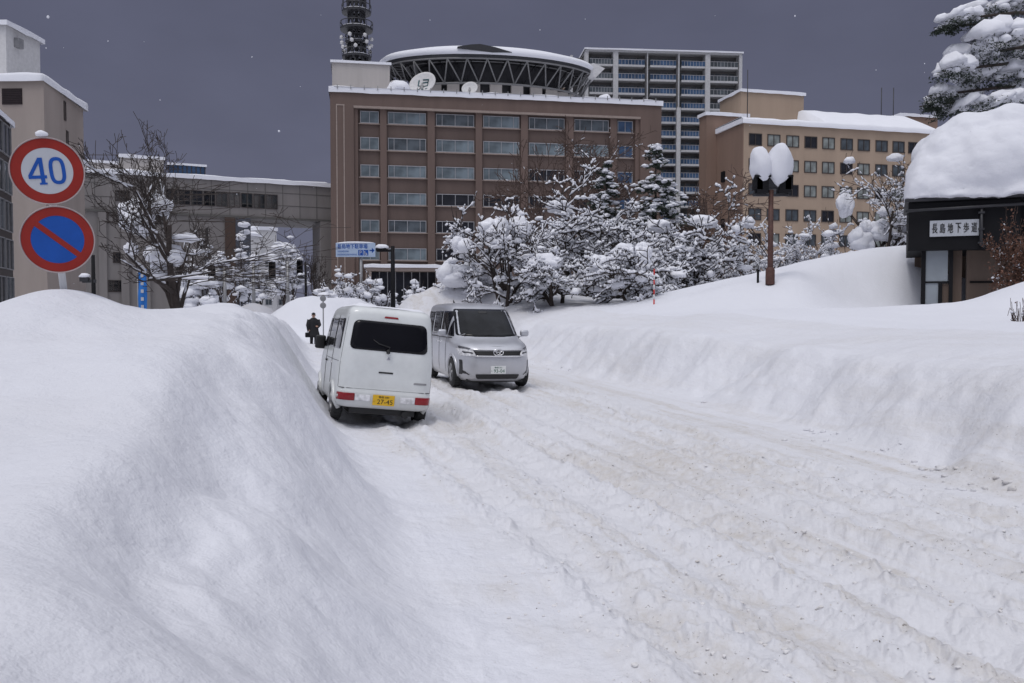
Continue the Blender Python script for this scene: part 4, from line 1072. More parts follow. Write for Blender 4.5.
b = MB(); b.tube([(.10, .05, .05), (.10, -.16, .045)], [.055, .05], 8); b.tube([(-.10, .19, .07), (-.10, -.02, .045)], [.055, .05], 8); b.build('shoes', 'black', pe)
b = MB(); b.blob((0, 0, 1.67), (.105, .12, .10), 3, .04, 2, flatb=.3); b.box(-.07, .07, -.20, -.08, 1.655, 1.668); b.build('cap', 'coat', pe)
b = MB(); b.blob((0, -.11, 1.61), (.018, .028, .03), 3, 0, 1, flatb=1); 
for s_ in (-1, 1): b.blob((s_ * .095, 0, 1.61), (.015, .025, .035), 3, 0, 1, flatb=1)
b.build('face_features', 'skin', pe)
v_, f_ = box_rb(-.42, -.26, -.22, .12, .50, .74, .03); b = MB(); b.add(v_, f_, 0, True); b.tube([(-.34, -.12, .74), (-.31, -.10, .84), (-.31, -.03, .84), (-.34, 0, .74)], .012, 5)
bg_ = b.build('shoulder_bag', 'black'); bg_.location = pe.location; bg_.rotation_euler = (0, 0, R(20)); tag(bg_, 'dark bag hanging from the hand of the walking person', 'bag')
# ---------------------------------------------------------------- snow shapes
def remesh(o, vox, smooth=2):
    m = o.modifiers.new('r', 'REMESH'); m.mode = 'VOXEL'; m.voxel_size = vox; m.use_smooth_shade = True
    if smooth: s_ = o.modifiers.new('s', 'SMOOTH'); s_.factor = .5; s_.iterations = smooth
    dg = bpy.context.evaluated_depsgraph_get(); m2 = bpy.data.meshes.new_from_object(o.evaluated_get(dg)); o.modifiers.clear(); o.data = m2
    m2.polygons.foreach_set('use_smooth', [True] * len(m2.polygons)); return o

# ---------------------------------------------------------------- road signs on their pole
sgY = 7.6
def disc(c_px, c_py, rad, yawd, lab, build):
    c = P(c_px, c_py, sgY)
    t = empty('road_sign', c, 0, label=lab, cat='road sign'); t.rotation_euler = (R(-2), R(-7), R(32 + yawd))
    return t
def flat_ring(b, r0, r1, y0, y1, m=0, n=64, sx=1): 
    if r0 > 0: b.lathe([(r0, y1), (r0, y0), (r1, y0), (r1, y1), (r0, y1)], axis='y', n=n, m=m, smooth=False)
    else: b.lathe([(.0005, y0), (r1, y0), (r1, y1), (.0005, y1)], axis='y', n=n, m=m, smooth=False)
def ribbon(b, pts, w, y0, y1, m=0, close=False):
    n = len(pts); 
    rng_ = range(n if close else n - 1)
    P2 = [Vector(p) for p in pts]; off = []
    for i in range(n):
        a = P2[i - 1] if (i > 0 or close) else P2[i]; c = P2[(i + 1) % n] if (i < n - 1 or close) else P2[i]
        d = (c - a).normalized(); off.append(Vector((-d.y, d.x)) * w / 2)
    vs = []
    for i in range(n):
        for sgn in (1, -1):
            q = P2[i] + off[i] * sgn; vs += [(q.x, y0, q.y), (q.x, y1, q.y)]
    fs = []
    for i in rng_:
        a, c = i * 4, ((i + 1) % n) * 4
        fs += [(a, c, c + 2, a + 2), (a, a + 1, c + 1, c), (a + 2, c + 2, c + 3, a + 3)]
    if not close: fs += [(0, 2, 3, 1), ((n - 1) * 4, (n - 1) * 4 + 1, (n - 1) * 4 + 3, (n - 1) * 4 + 2)]
    b.add(vs, fs, m)
s1 = disc(47.5, 171, .3, 0, 'round speed limit sign with a blue 40 inside a red ring', None)
b = MB(); flat_ring(b, 0, .298, 0, .004); b.lathe([(.290, .006), (.290, -.010), (.300, -.012), (.300, .008)], axis='y', n=64); b.build('plate', 'sign_pale', s1)
b = MB(); flat_ring(b, .205, .287, -.004, 0); b.build('red_ring', 'red_sign', s1)
b = MB(); flat_ring(b, 0, .204, -.003, 0); b.build('white_disc', 'white_sign', s1)
b = MB()
ribbon(b, [(-.045, -.118), (-.045, .118)], .032, -.0065, -.004)
ribbon(b, [(-.052, .112), (-.145, -.045)], .028, -.0068, -.0041)
ribbon(b, [(-.155, -.052), (-.012, -.052)], .028, -.0071, -.0042)
ribbon(b, [(-.075, -.111), (-.015, -.111)], .016, -.0074, -.0043)
o_ = []
for k in range(40):
    a = 2 * math.pi * k / 40; c, d = math.cos(a), math.sin(a)
    o_.append((.078 + .050 * (abs(c) ** .75) * (1 if c > 0 else -1), .105 * (abs(d) ** .62) * (1 if d > 0 else -1)))
ribbon(b, o_, .030, -.0065, -.004, close=True)
b.build('speed_number', 'blue_sign', s1)
b = MB(); b.blob((.0, .0, .318), (.05, .035, .04), 2, .15, 2, flatb=.4); b.build('snow_cover', 'snow_tree', s1)
s2 = disc(57.8, 239.5, .3, -4, 'round no parking sign, blue with a red ring and diagonal red bar', None)
b = MB(); flat_ring(b, 0, .298, 0, .004); b.lathe([(.290, .006), (.290, -.010), (.300, -.012), (.300, .008)], axis='y', n=64); b.build('plate', 'sign_pale', s2)
b = MB(); flat_ring(b, .212, .287, -.004, 0); ribbon(b, [(-.155, .155), (.155, -.155)], .048, -.0042, -.0021); b.build('red_ring', 'red_sign', s2)
b = MB(); flat_ring(b, 0, .2115, -.002, 0); b.build('blue_disc', 'blue_sign', s2)
p0 = P(65, 300, sgY + .13); p1 = P(45, 141, sgY + .13)
b = MB(); dd = (p1 - p0); b.tube([(0, 0, 0), p1 - p0 - dd * -.02 + dd * .0], .030, 16)
b.tube([dd * -.6, dd * 0], .030, 16)
t = b.build('sign_pole', 'white_paint'); t.location = p0; tag(t, 'white leaning pole carrying the two round road signs', 'sign pole')
for px, py in ((49, 171), (58, 239)):
    c = P(px, py, sgY + .08) - p0; b = MB(); b.box(c.x - .06, c.x + .06, c.y - .02, c.y + .06, c.z - .02, c.z + .02); b.build('clamp', 'steel', t)

# ---------------------------------------------------------------- underpass entrance hut
h0 = P(907, HOR, 29.0); 
hu = empty('underpass_entrance', (h0.x, h0.y, 0), 0, label='black underpass entrance shelter with white name board and huge snow load on top', cat='shelter')
hrz = R(-24); hu.rotation_euler = (0, 0, hrz)
def HP(px, py, back=0.0):     # hut local x and z for a photo point on a plane back metres behind the front
    e = Vector((math.cos(hrz), math.sin(hrz))); n = Vector((-e.y, e.x)); o = Vector((h0.x, h0.y)) + n * back
    k = (px - 512) / FPX; s_ = (k * o.y - o.x) / (e.x - k * e.y); y = (o + e * s_).y
    return s_, P(px, py, y).z
bz0, bz1 = HP(907, 251)[1], HP(907, 213)[1]; bx1 = HP(1018, 250)[0]
b = MB(); b.box(0, bx1, 0, 4.2, bz0, bz1 + .35)
b.box(bx1 - .002, bx1 + 3.2, .6, 4.2, bz0 - .3, bz1 + .35)
b.build('fascia', 'black', hu)
b = MB(); b.box(-.12, bx1 + .1, -.14, 4.3, bz1 + .36, bz1 + .46); b.tube([(-.1, -.18, bz1 + .05), (bx1 + .1, -.18, bz1 + .12)], .05, 8)
gx = HP(979, 220)[0]; b.tube([(gx, -.14, bz1 + .1), (gx, -.14, bz0 + .12), (gx + .1, -.1, bz0 + .08)], .05, 8)
for z in (bz0 + .2, bz0 + .65, bz1 - .1): b.box(gx - .09, gx + .09, -.2, -.05, z - .03, z + .03)
b.build('gutter', 'dark_steel', hu)
sx0, sz1 = HP(928, 221); sx1, _ = HP(977, 217); sz0 = HP(928, 237)[1]
b = MB(); v_, f_ = box_rb(sx0, sx1, -.06, -.004, sz0, sz1, .01); b.add(v_, f_); nb = b.build('name_board', 'white_sign', hu)
for i, ch in enumerate('長島地下歩道'):
    text('lettering', ch, .3, 'ink', nb, (sx0 + (sx1 - sx0) * (i + .62) / 6.25, -.065, (sz0 + sz1) / 2), (R(90), 0, 0), fit=((sx1 - sx0) * .108, (sz1 - sz0) * .60), extrude=.004)
    # thicken the strokes with a slightly shifted twin inside the same board
    text('lettering', ch, .3, 'ink', nb, (sx0 + (sx1 - sx0) * (i + .62) / 6.25 + .012, -.0645, (sz0 + sz1) / 2 + .006), (R(90), 0, 0), fit=((sx1 - sx0) * .108, (sz1 - sz0) * .60), extrude=.004)
b = MB()
for a, c, z in ((920.5, 925, .3), (948.5, 952.5, 2.2)):
    b.box(HP(a, 280)[0], HP(c, 280)[0], .25, .40, 0, bz0)
x0, x1 = HP(925, 282)[0], HP(952, 282)[0]; zm = HP(930, 282)[1]; b.box(x0, x1, .27, .36, zm - .03, zm + .03)
xm = HP(940, 300)[0]; b.box(xm - .06, xm + .06, .255, .395, 0, zm - .04)
b.build('post', 'black', hu)
M['pale_glass'] = glassy('pale_reflection_panel', (.27, .30, .33), .25, .10, 1)  # opaque; snow reflected and seen through the glass is painted as paleness
b = MB(); b.box(x0, x1 - .14, .30, .33, zm + .03, bz0); b.box(x0, xm - .062, .30, .33, 0, zm - .03); b.build('glass_panel', 'pale_glass', hu)
M['wood_panel'] = simple('brown_wall_panel', (.105, .073, .056), .7, var=.15, vs=2, streak=True)
xa, xb = HP(952, 290)[0], HP(1012, 290)[0]
b = MB(); b.box(xm + .062, HP(953, 300)[0], .33, .45, 0, zm - .05); b.box(HP(952.6, 290)[0], HP(962, 290)[0], .5, .6, 0, bz0)
b.prism([(xm + .8, .5), (xb + 3.0, 2.6), (xb + 3, 2.9), (xm + .8, .9)], 'z', 0, bz0)
b.build('wall_panel', 'wood_panel', hu)
b = MB()
for k in range(2):
    z = zm + .0; b.prism([(xm + .9, .50), (xb + 3, 2.57), (xb + 3, 2.60), (xm + .9, .54)], 'z', z - .03, z + .03)
b.build('panel_joint', 'black', hu)
b = MB(); b.box(-.0 + .3, bx1 + 3, 4.0, 4.2, 0, bz0); b.build('back_wall', 'wood_panel', hu)
# roof rising over the stair behind
b = MB(); b.prism([(0, bz1 + .3), (0, bz1 + .9), (4.5, bz1 + 2.0), (4.5, bz1 + .3)], 'x', .1, 6.5); b.build('roof', 'black', hu)
b = MB(); rng = random.Random(5)
zb = bz1 + .40
def rs(px, py, back): x, z = HP(px, py, back); return x, z
# outline control: snow body as many overlapping balls
for (px, py, bk, rx, ry, rz_) in [(940, 194, .9, 1.15, 1.2, .85), (960, 180, 1.2, 1.7, 1.6, 1.3), (985, 176, 1.2, 1.8, 1.7, 1.55), (1010, 172, 1.4, 1.8, 1.8, 1.6), (1035, 175, 1.8, 1.9, 1.8, 1.5),
        (926, 182, 1.0, .75, .9, 1.15), (917, 190, .6, .50, .8, .85), (911, 200, .35, .30, .5, .48), (914, 178, 1.2, .35, .8, .6), (945, 156, 2.2, 1.15, 1.5, 1.15), (970, 148, 2.6, 1.6, 1.7, 1.25), (1000, 144, 2.8, 1.9, 1.8, 1.25), (1030, 146, 3, 2, 1.8, 1.3), (933, 168, 1.4, .75, 1.1, 1.2), (1055, 150, 3.3, 2, 2, 1.4), (950, 200, .4, 1.2, .75, .45), (985, 198, .35, 1.3, .75, .50), (1015, 196, .4, 1.3, .8, .5)]:
    x, z = rs(px, py, bk); b.blob((x, bk, z), (rx, ry, rz_), px, .08, 3, flatb=1)
b.box(HP(905, 200)[0], bx1 + 2.6, -.15, 4.0, zb + .05, zb + .5)
so_ = b.build('snow_load', 'snow', hu); remesh(so_, .09, 14)
# the slab edge lies flat on the roof board
me = so_.data
for v in me.vertices:
    if v.co.z < zb + .08: v.co.z = zb + .02 + .05 * noise.noise(v.co * 3)
    d = .16 * noise.noise(v.co * .9) + .05 * noise.noise(v.co * 2.3) + .02 * noise.noise(v.co * 6); v.co.y -= d; v.co.z += d
me.update()

# ---------------------------------------------------------------- twin headed park lamp
LY = 30.0; lp = P(770, 287, LY); lz = H(lp.x, lp.y)
la = empty('park_lamp', (lp.x, lp.y, lz), 0, label='rust brown twin headed park lamp with two tall snow cushions on its lanterns', cat='street lamp')
zt = P(770, 190, LY).z - lz
b = MB(); b.tube([(0, 0, -.5), (0, 0, zt)], [.11, .085], 12); b.lathe([(.16, 0), (.16, .5), (.12, .6)], n=14); b.build('pole', 'rust', la)
b = MB(); b.box(-.62, .60, -.05, .05, zt - .22, zt - .14); b.box(-.50, .5, -.06, .06, zt + .02, zt + .09); b.tube([(-.62, 0, zt - .2), (-.5, 0, zt + .15)], .04, 6); b.tube([(.6, 0, zt - .2), (.62, 0, zt + .15)], .04, 6); b.build('crossbar', 'dark_steel', la)
for sx in (-1, 1):
    cx = -.34 if sx < 0 else .44
    b = MB(); rot = Matrix.Rotation(R(sx * 8), 3, 'Y')
    b.prism([(cx - .20, -.2), (cx + .20, -.2), (cx + .2, .2), (cx - .2, .2)], 'z', zt - .12, zt + .42); b.box(cx - .26, cx + .26, -.26, .26, zt + .42, zt + .48); b.box(cx + sx * .14 - .13, cx + sx * .14 + .13, -.2, .2, zt + .0, zt + .5); b.build('lantern', 'black', la)
    b = MB(); h = .80 if sx < 0 else .90; cc_ = P(760.5, 166.5, LY) if sx < 0 else P(779.5, 165.5, LY)
    b.blob((cc_.x - lp.x, 0, cc_.z - lz), (.36 if sx < 0 else .43, .40, .66 if sx < 0 else .82), 7 + sx, .13, 3, flatb=.98, freq=1.5, rot=Matrix.Rotation(R(-10 if sx < 0 else 4), 3, 'Y'))
    b.build('snow_cover', 'snow', la)
b = MB(); b.box(-.22, .22, -.10, .1, zt + .1, zt + .5); b.build('control_box', 'dark_steel', la)

# red and white snow pole, small dark post
q = P(654, 303, 31); z0 = H(q.x, q.y); top = P(654, 270, 31).z
b = MB(); n = 7
sp = empty('snow_pole', (q.x, q.y, z0), 0, label='thin red and white snow marker pole in front of the snowy trees', cat='marker pole')
for k in range(n): b.tube([(0, 0, (top - z0) * k / n - (.3 if k == 0 else 0)), (0, 0, (top - z0) * (k + 1) / n)], .028, 8, m=k % 2)
b.build('shaft', ['red', 'white_paint'], sp); b = MB(); b.blob((0, 0, top - z0), (.035, .035, .05), 1, 0, 1); b.build('cap', 'red', sp)
q = P(757.8, 290, 30.5); z0 = H(q.x, q.y); top = P(757.8, 271, 30.5).z
b = MB(); b.box(-.035, .035, -.03, .03, -.3, top - z0); b.box(-.05, .05, -.04, .04, top - z0, top - z0 + .04); o = b.build('short_post', 'black'); o.location = (q.x, q.y, z0); tag(o, 'short dark post standing in the snow just left of the twin headed lamp', 'post')

# ---------------------------------------------------------------- street lamp, direction board, far signs
q = P(393, 303, 62); 
sl_ = empty('street_lamp', (q.x, q.y, 0), 0, label='dark street lamp with one short arm, right of the blue direction board', cat='street lamp')
zt = P(393, 246, 62).z
b = MB(); b.tube([(0, 0, -.2), (0, 0, zt)], [.2, .14], 10); b.build('pole', 'black', sl_)
b = MB(); b.box(-1.15, .12, -.12, .12, zt - .42, zt - .28); b.box(-1.2, -.45, -.22, .22, zt - .34, zt - .16); b.build('lamp_head', 'black', sl_)
b = MB(); b.blob((-.78, 0, zt - .12), (.5, .3, .26), 3, .1, 2, flatb=.4); b.build('snow_cover', 'snow_tree', sl_)
DY = 70; x0, x1 = P(336, 243, DY), P(375.5, 257, DY); cxm = (x0.x + x1.x) / 2
dbd = empty('direction_board', (P(361, 300, DY).x, DY, 0), 0, label='white and blue direction board with an arrow pointing right, in front of the brown office', cat='sign')
ox = dbd.location.x
b = MB(); v_, f_ = box_rb(x0.x - ox, x1.x - ox, -.12, 0, x1.z, x0.z, .02); b.add(v_, f_); bo = b.build('board', simple('pale_blue_board', (.40, .50, .66), .5, var=.05), dbd)
W2 = x1.x - x0.x; H2 = x0.z - x1.z; lx = x0.x - ox; lz_ = x1.z
for k in (0, .018):
    text('lettering', '長島地下駐車場', .5, 'blue_sign', bo, (lx + W2 * .42 + k, -.125 - k * .02, lz_ + H2 * .76), (R(90), 0, 0), fit=(W2 * .76, H2 * .34), extrude=.004)
b = MB(); 
b.box(lx + W2 * .57, lx + W2 * .69, -.126, -.121, lz_ + H2 * .10, lz_ + H2 * .50); b.box(lx + W2 * .705, lx + W2 * .825, -.126, -.121, lz_ + H2 * .10, lz_ + H2 * .50)
b.build('pictogram_panel', 'blue_sign', bo)
text('lettering', 'P', .4, 'white_sign', bo, (lx + W2 * .63, -.13, lz_ + H2 * .3), (R(90), 0, 0), fit=(W2 * .055, H2 * .30), extrude=.004)
b = MB(); ribbon(b, [(lx + W2 * .735, lz_ + H2 * .42), (lx + W2 * .735, lz_ + H2 * .26), (lx + W2 * .775, lz_ + H2 * .26), (lx + W2 * .795, lz_ + H2 * .15)], .07, -.13, -.127); ribbon(b, [(lx + W2 * (.755 + .022 * math.cos(a)), lz_ + H2 * (.20 + .07 * math.sin(a))) for a in np.linspace(1.6, 6.2, 12)], .05, -.13, -.127); b.build('wheelchair_symbol', 'white_sign', bo)
text('lettering', 'NAGASHIMA', .3, 'blue_sign', bo, (lx + W2 * .19, -.125, lz_ + H2 * .40), (R(90), 0, 0), fit=(W2 * .28, H2 * .13), extrude=.004)
text('lettering', 'UNDERGROUND PARKING', .3, 'blue_sign', bo, (lx + W2 * .29, -.125, lz_ + H2 * .17), (R(90), 0, 0), fit=(W2 * .50, H2 * .12), extrude=.004)
b = MB(); ax, az_ = lx + W2 * .91, lz_ + H2 * .46; ribbon(b, [(ax - .18, az_), (ax + .10, az_)], .10, -.128, -.121); b.prism([(ax + .02, az_ - .22), (ax + .24, az_), (ax + .02, az_ + .22)], 'y', -.128, -.121); b.build('arrow', 'blue_sign', bo)
b = MB(); b.tube([(0, .12, -.2), (0, .12, x0.z - .1)], .12, 10); b.box(lx + .2, lx + W2 - .2, .0, .10, lz_ + .3, lz_ + .4); b.build('pole', 'steel', dbd)
b = MB(); b.blob((cxm - ox, -.05, x0.z), (W2 / 2 * .95, .12, .12), 1, .1, 3, flatb=.3); b.build('snow_cover', 'snow_tree', dbd)

# two round sign backs beside the big far mound
q = P(323, 305, 47); z0 = H(q.x, q.y)
rb_ = empty('road_sign', (q.x, q.y, z0), 0, label='pair of small round grey sign backs on a pole above the far snow mound', cat='road sign')
zc1, zc2 = P(323, 298.5, 47).z - z0, P(323, 305.5, 47).z - z0
b = MB(); b.tube([(0, .05, -.4), (0, .05, zc1 + .2)], .035, 8); b.build('pole', 'steel', rb_)
for z in (zc1, zc2):
    b = MB(); b.lathe([(.001, 0), (.17, 0), (.17, .02), (.001, .02)], (0, 0, z), 'y', 24, smooth=False); b.lathe([(.11, -.006), (.125, -.006), (.125, 0), (.11, 0)], (0, 0, z), 'y', 24); b.box(-.12, .12, -.02, 0, z - .015, z + .015); b.build('disc', 'steel', rb_)

# poles and signals in front of the bridge
rngp = random.Random(4)
polesP = [(208, 228, 72, 'tall thin dark street pole in front of the grey bridge building, nearest its brown pier', False), (306, 262, 66, 'short dark pole standing under the open bridge span near its right pier', False), (94, 255, 40, 'slim dark pole with a small lamp behind the left snow bank', False)]
for px, py, Y, lab, _ in polesP:
    a = P(px, HOR, Y); zt = P(px, py, Y).z; t = empty('street_pole', (a.x, Y, 0), 0, label=lab, cat='pole')
    b = MB(); b.tube([(0, 0, 0), (0, 0, zt)], [.13, .08], 8); b.build('shaft', 'black', t)
    b = MB(); b.box(-.5, .1, -.08, .08, zt - 1.3, zt - 1.15); b.box(-.6, -.2, -.12, .12, zt - 1.25, zt - 1.05); b.build('bracket', 'dark_steel', t)
    b = MB(); b.blob((-.4, 0, zt - 1.0), (.28, .2, .16), 1, .1, 2, flatb=.4); b.build('snow_cover', 'snow_tree', t)
def signal(px, py, Y, arm, lab):
    a = P(px, HOR, Y); zt = P(px, py, Y).z; t = empty('traffic_light', (a.x, Y, 0), 0, label=lab, cat='traffic light')
    b = MB(); b.tube([(0, 0, 0), (0, 0, zt + .4)], [.15, .11], 8); b.tube([(0, 0, zt), (arm, 0, zt + .3)], [.07, .05], 6); b.build('pole', 'steel', t)
    b = MB(); v_, f_ = box_rb(arm - .24, arm + .24, -.15, .15, zt - .75, zt + .45, .06); b.add(v_, f_, 0, True)
    for k in range(3): b.lathe([(.13, 0), (.15, -.18)], (arm, -.15, zt + .2 - k * .36), 'y', 12)
    b.build('signal_head', 'black', t)
    b = MB(); b.blob((arm, 0, zt + .5), (.3, .2, .2), px, .1, 2, flatb=.4); b.build('snow_cover', 'snow_tree', t)
signal(254, 268, 64, 1.4, 'vertical traffic light on a short arm under the grey bridge')
signal(225, 272, 60, -.9, 'vertical traffic light beside the brown pier of the grey bridge')
signal(288, 266, 70, 1.0, 'vertical traffic light near the distant white building under the bridge')
# blue banner on a stand
q = P(142.5, 285, 36); zt = P(142.5, 269, 36).z
t = empty('banner', (q.x, 36, 0), 0, label='narrow bright blue vertical banner left of the bare tree behind the snow bank', cat='banner')
b = MB(); b.tube([(-.2, 0, 0), (-.2, 0, zt + .1)], .03, 8); b.tube([(-.2, 0, zt), (.2, 0, zt)], .015, 6); b.build('pole', 'steel', t)
b = MB(); vs = []
for j in range(15):
    for i in range(5): x = -.18 + .36 * i / 4; z = zt - (zt - .6) * j / 14; vs.append((x, .03 * math.sin(j * .8 + i), z))
b.add(vs, [(j * 5 + i, j * 5 + i + 1, (j + 1) * 5 + i + 1, (j + 1) * 5 + i) for j in range(14) for i in range(4)], 0, True); o = b.build('cloth', 'banner', t)
sm = o.modifiers.new('s', 'SOLIDIFY'); sm.thickness = .004
b = MB()
for k in range(6): b.box(-.06, .06, -.04, -.036, zt - .35 - k * .33, zt - .2 - k * .33)
b.build('lettering', 'white_sign', t)
# low hedge wall near the canopy
q0, q1 = P(360, 300, 95), P(440, 300, 95)
b = MB(); b.box(0, q1.x - q0.x, 0, .5, -1, 2.0); wl_ = b.build('garden_wall', 'concrete_tan'); wl_.location = (q0.x, 95, 0); tag(wl_, 'low tan garden wall capped with snow in front of the office entrance', 'wall')
b = MB(); snow_slab(b, 0, q1.x - q0.x, 0, .5, 2.0, .35, 3, .5, .1); b.build('snow_cover', 'snow_tree', wl_)

# falling snow
rng = random.Random(12); b = MB()
for px, py, Y, r_ in [(48, 17, 3.0, .0055), (46, 48, 4, .003), (279, 131, 4, .0055), (252, 57, 4, .003), (795, 16, 5, .005), (108, 41, 5, .003), (540, 30, 5, .003), (610, 128, 5, .003), (430, 20, 6, .003), (876, 70, 6, .003), (160, 100, 5, .003)]:
    b.blob(P(px, py, Y), (r_, r_, r_ * 1.1), px, .3, 1, flatb=1)
for k in range(60):
    x, y, z = rng.uniform(-14, 14), rng.uniform(6, 28), rng.uniform(2.0, 9); r_ = rng.uniform(.004, .008); b.blob((x, y, z), (r_, r_, r_ * 1.4), k, .3, 1, flatb=1)
b.build('falling_snow', 'snow_tree', kind='stuff')
# ---------------------------------------------------------------- trees
def branchy(rng, base, height, spread, trunks=1, levels=4, kids=(5, 5, 4, 3), r0=.14, up=.5, wander=.35, lean=0.0, startf=.25, ratio=.62, minr=.010, fan=.45):
    """list of limbs: (points, radii, level)"""
    limbs = []
    def grow(p, d, L, r, lev):
        n = 5 if lev < 2 else 4; pts = [p.copy()]; q = p.copy(); dd = d.copy()
        for i in range(n):
            dd = (dd + Vector((rng.gauss(0, wander), rng.gauss(0, wander), rng.gauss(0, wander * .7) + (.10 if lev < 2 else .03) * up)) * .55).normalized()
            q = q + dd * (L / n); pts.append(q.copy())
        e = max(minr, r * (.45 if lev == 0 else .25)); rad = [r + (e - r) * i / n for i in range(n + 1)]
        limbs.append((pts, rad, lev))
        if lev >= levels: return
        k = kids[min(lev, len(kids) - 1)]
        for c in range(k):
            f = startf + (1 - startf) * (c + rng.random()) / k if lev == 0 else .2 + .8 * (c + rng.random() * .9) / k
            i = min(n - 1, int(f * n)); pp = pts[i].lerp(pts[i + 1], f * n - i); rr = rad[i]
            ax = (pts[i + 1] - pts[i]).normalized(); th = rng.uniform(0, 2 * math.pi); o = ax.orthogonal().normalized(); o = Matrix.Rotation(th, 3, ax) @ o
            ang = rng.uniform(.55, 1.15); nd = (ax * math.cos(ang) + o * math.sin(ang)); nd.z = nd.z * .8 + .12 * up; nd.x *= spread; nd.y *= spread; nd.normalize()
            grow(pp, nd, L * ratio * rng.uniform(.75, 1.2), max(minr, rr * .62), lev + 1)
    for t in range(trunks):
        a = rng.uniform(0, 6.28); a = a if trunks == 1 else 2 * math.pi * (t + .6 * rng.random()) / trunks; d = Vector((math.cos(a) * fan * (trunks > 1) + lean, math.sin(a) * fan * .7 * (trunks > 1), 1)).normalized()
        grow(Vector(base) + Vector((rng.uniform(-.15, .15), 0, -.4)), d, height * rng.uniform(.5, .62), r0 * (1 if trunks == 1 else .8), 0)
    return limbs

def snow_on(b, rng, limbs, amount, thick, pads=0, pad_r=(.2, .5), lo=0, smax=9):
    pts_pool = []
    for pts, rad, lev in limbs:
        for i in range(len(pts) - 1):
            p, q = pts[i], pts[i + 1]; d = (q - p); L = d.length
            if L < 1e-4: continue
            sl = abs(d.z) / L
            if lev >= lo and p.z > .12: pts_pool.append((p.lerp(q, .5), rad[i], lev))
            if lev > smax or sl > .9 or rng.random() > amount: continue
            tk = thick * (1.15 if lev <= 1 else (.95 if lev == 2 else .8)) * (1 - sl * .6) * rng.uniform(.55, 1.35)
            a = p + Vector((0, 0, rad[i] * .8 + tk * .7)); c = q + Vector((0, 0, rad[i + 1] * .8 + tk * .65)); m = a.lerp(c, .5) + Vector((0, 0, tk * rng.uniform(0, .4)))
            b.tube([a.lerp(c, -.04), a.lerp(c, .2), m, a.lerp(c, .8), a.lerp(c, 1.04)], [tk * .3, tk * rng.uniform(.5, 1.1), tk * rng.uniform(.7, 1.5), tk * rng.uniform(.5, 1.1), tk * .3], 5, cap=False)
    for k in range(pads if pts_pool else 0):
        p, r_, lev = pts_pool[rng.randrange(len(pts_pool))]; s = rng.uniform(*pad_r)
        b.blob(p + Vector((0, 0, s * .25)), (s * rng.uniform(.8, 1.5), s * rng.uniform(.8, 1.3), s * rng.uniform(.5, .95)), k + rng.random() * 50, .35, 2 if s > .15 else 1, flatb=.6, freq=1.6)

def tree(px, Y, top_py, seed, label, group, name='snowy_tree', spread=1.0, trunks=1, levels=4, kids=(5, 5, 4, 3), r0=.14, amount=.6, thick=.05, pads=30, pad_r=(.12, .35), big=(), bark='bark', lean=0, up=.5, basez=None, hk=1.0, wander=.35, startf=.25, minr=.010, ratio=.62, fitw=None, smax=9, fan=.45, nst=3):
    rng = random.Random(seed); q = P(px, HOR, Y); z0 = H(q.x, Y) if basez is None else basez
    hgt = P(px, top_py, Y).z - z0
    limbs = branchy(rng, (0, 0, 0), hgt * hk, spread, trunks, levels, kids, r0, up, .5 * wander + .15, lean, startf, ratio, minr, fan)
    # fit to the height (and width) seen
    zs = sorted(p.z for l in limbs for p in l[0]); mz = zs[int(len(zs) * .995)]; k = hgt / max(mz, .1)
    xs = sorted(p.x for l in limbs for p in l[0]); kw = 1.0
    if fitw:
        a0, a1 = P(fitw[0], HOR, Y).x - q.x, P(fitw[1], HOR, Y).x - q.x; x0, x1 = xs[int(len(xs) * .01)], xs[int(len(xs) * .99)]
        fl, fr = a0 / min(x0, -.3), a1 / max(x1, .3)
    for pts, rad, lev in limbs:
        for p in pts:
            p.z *= k
            if fitw: p.x *= (fl if p.x < 0 else fr); p.y *= (abs(fl) + abs(fr)) / 2
    t = empty(name, (q.x, Y, z0), 0, label=label, cat='tree', group=group)
    b = MB()
    for pts, rad, lev in limbs:
        if lev == 0: b.tube(pts, rad, 8)
    b.build('trunk', bark, t)
    b = MB()
    for pts, rad, lev in limbs:
        if lev > 0: b.tube(pts, rad, 5 if lev < 3 else 3, cap=False)
    b.build('crown', bark, t)
    b = MB(); snow_on(b, rng, limbs, amount, thick, pads, pad_r, 1, smax)
    for i, (bx, by, w_, h_) in enumerate(big):     # the large snow cushions, with a limb up to each
        c = P(bx, by, Y - .3); c = c - Vector((q.x, Y, z0)); rx = w_ / 2 / FPX * Y; rz_ = h_ / 2 / FPX * Y
        b.blob((c.x, c.y, c.z - rz_ * .15), (rx, rx * .8, rz_ * 1.15), seed + i, .30, 3, flatb=.7, freq=1.4)
        b.blob((c.x - rx * .45, c.y - .1, c.z + rz_ * .1), (rx * .62, rx * .6, rz_ * .85), seed + i + 9, .3, 3, flatb=.8, freq=1.7)
        b.blob((c.x + rx * .4, c.y, c.z - rz_ * .15), (rx * .65, rx * .6, rz_ * .9), seed + i + 19, .3, 3, flatb=.9, freq=1.7)
    if b.v: b.build('snow_cover', 'snow_tree', t)
    b = MB()
    for i, (bx, by, w_, h_) in enumerate(big):
        c = P(bx, by, Y - .3) - Vector((q.x, Y, z0)); rx = w_ / 2 / FPX * Y
        for k_ in range(nst): b.tube([(rng.uniform(-.1, .1), 0, .1 + .12 * hgt), (c.x * .35 + rng.uniform(-.2, .2), c.y, c.z * .6), (c.x + rng.uniform(-.6, .6) * rx, c.y, c.z)], [r0 * .45, r0 * .3, .02], 5)
    if b.v: b.build('limb', bark, t)
    return t

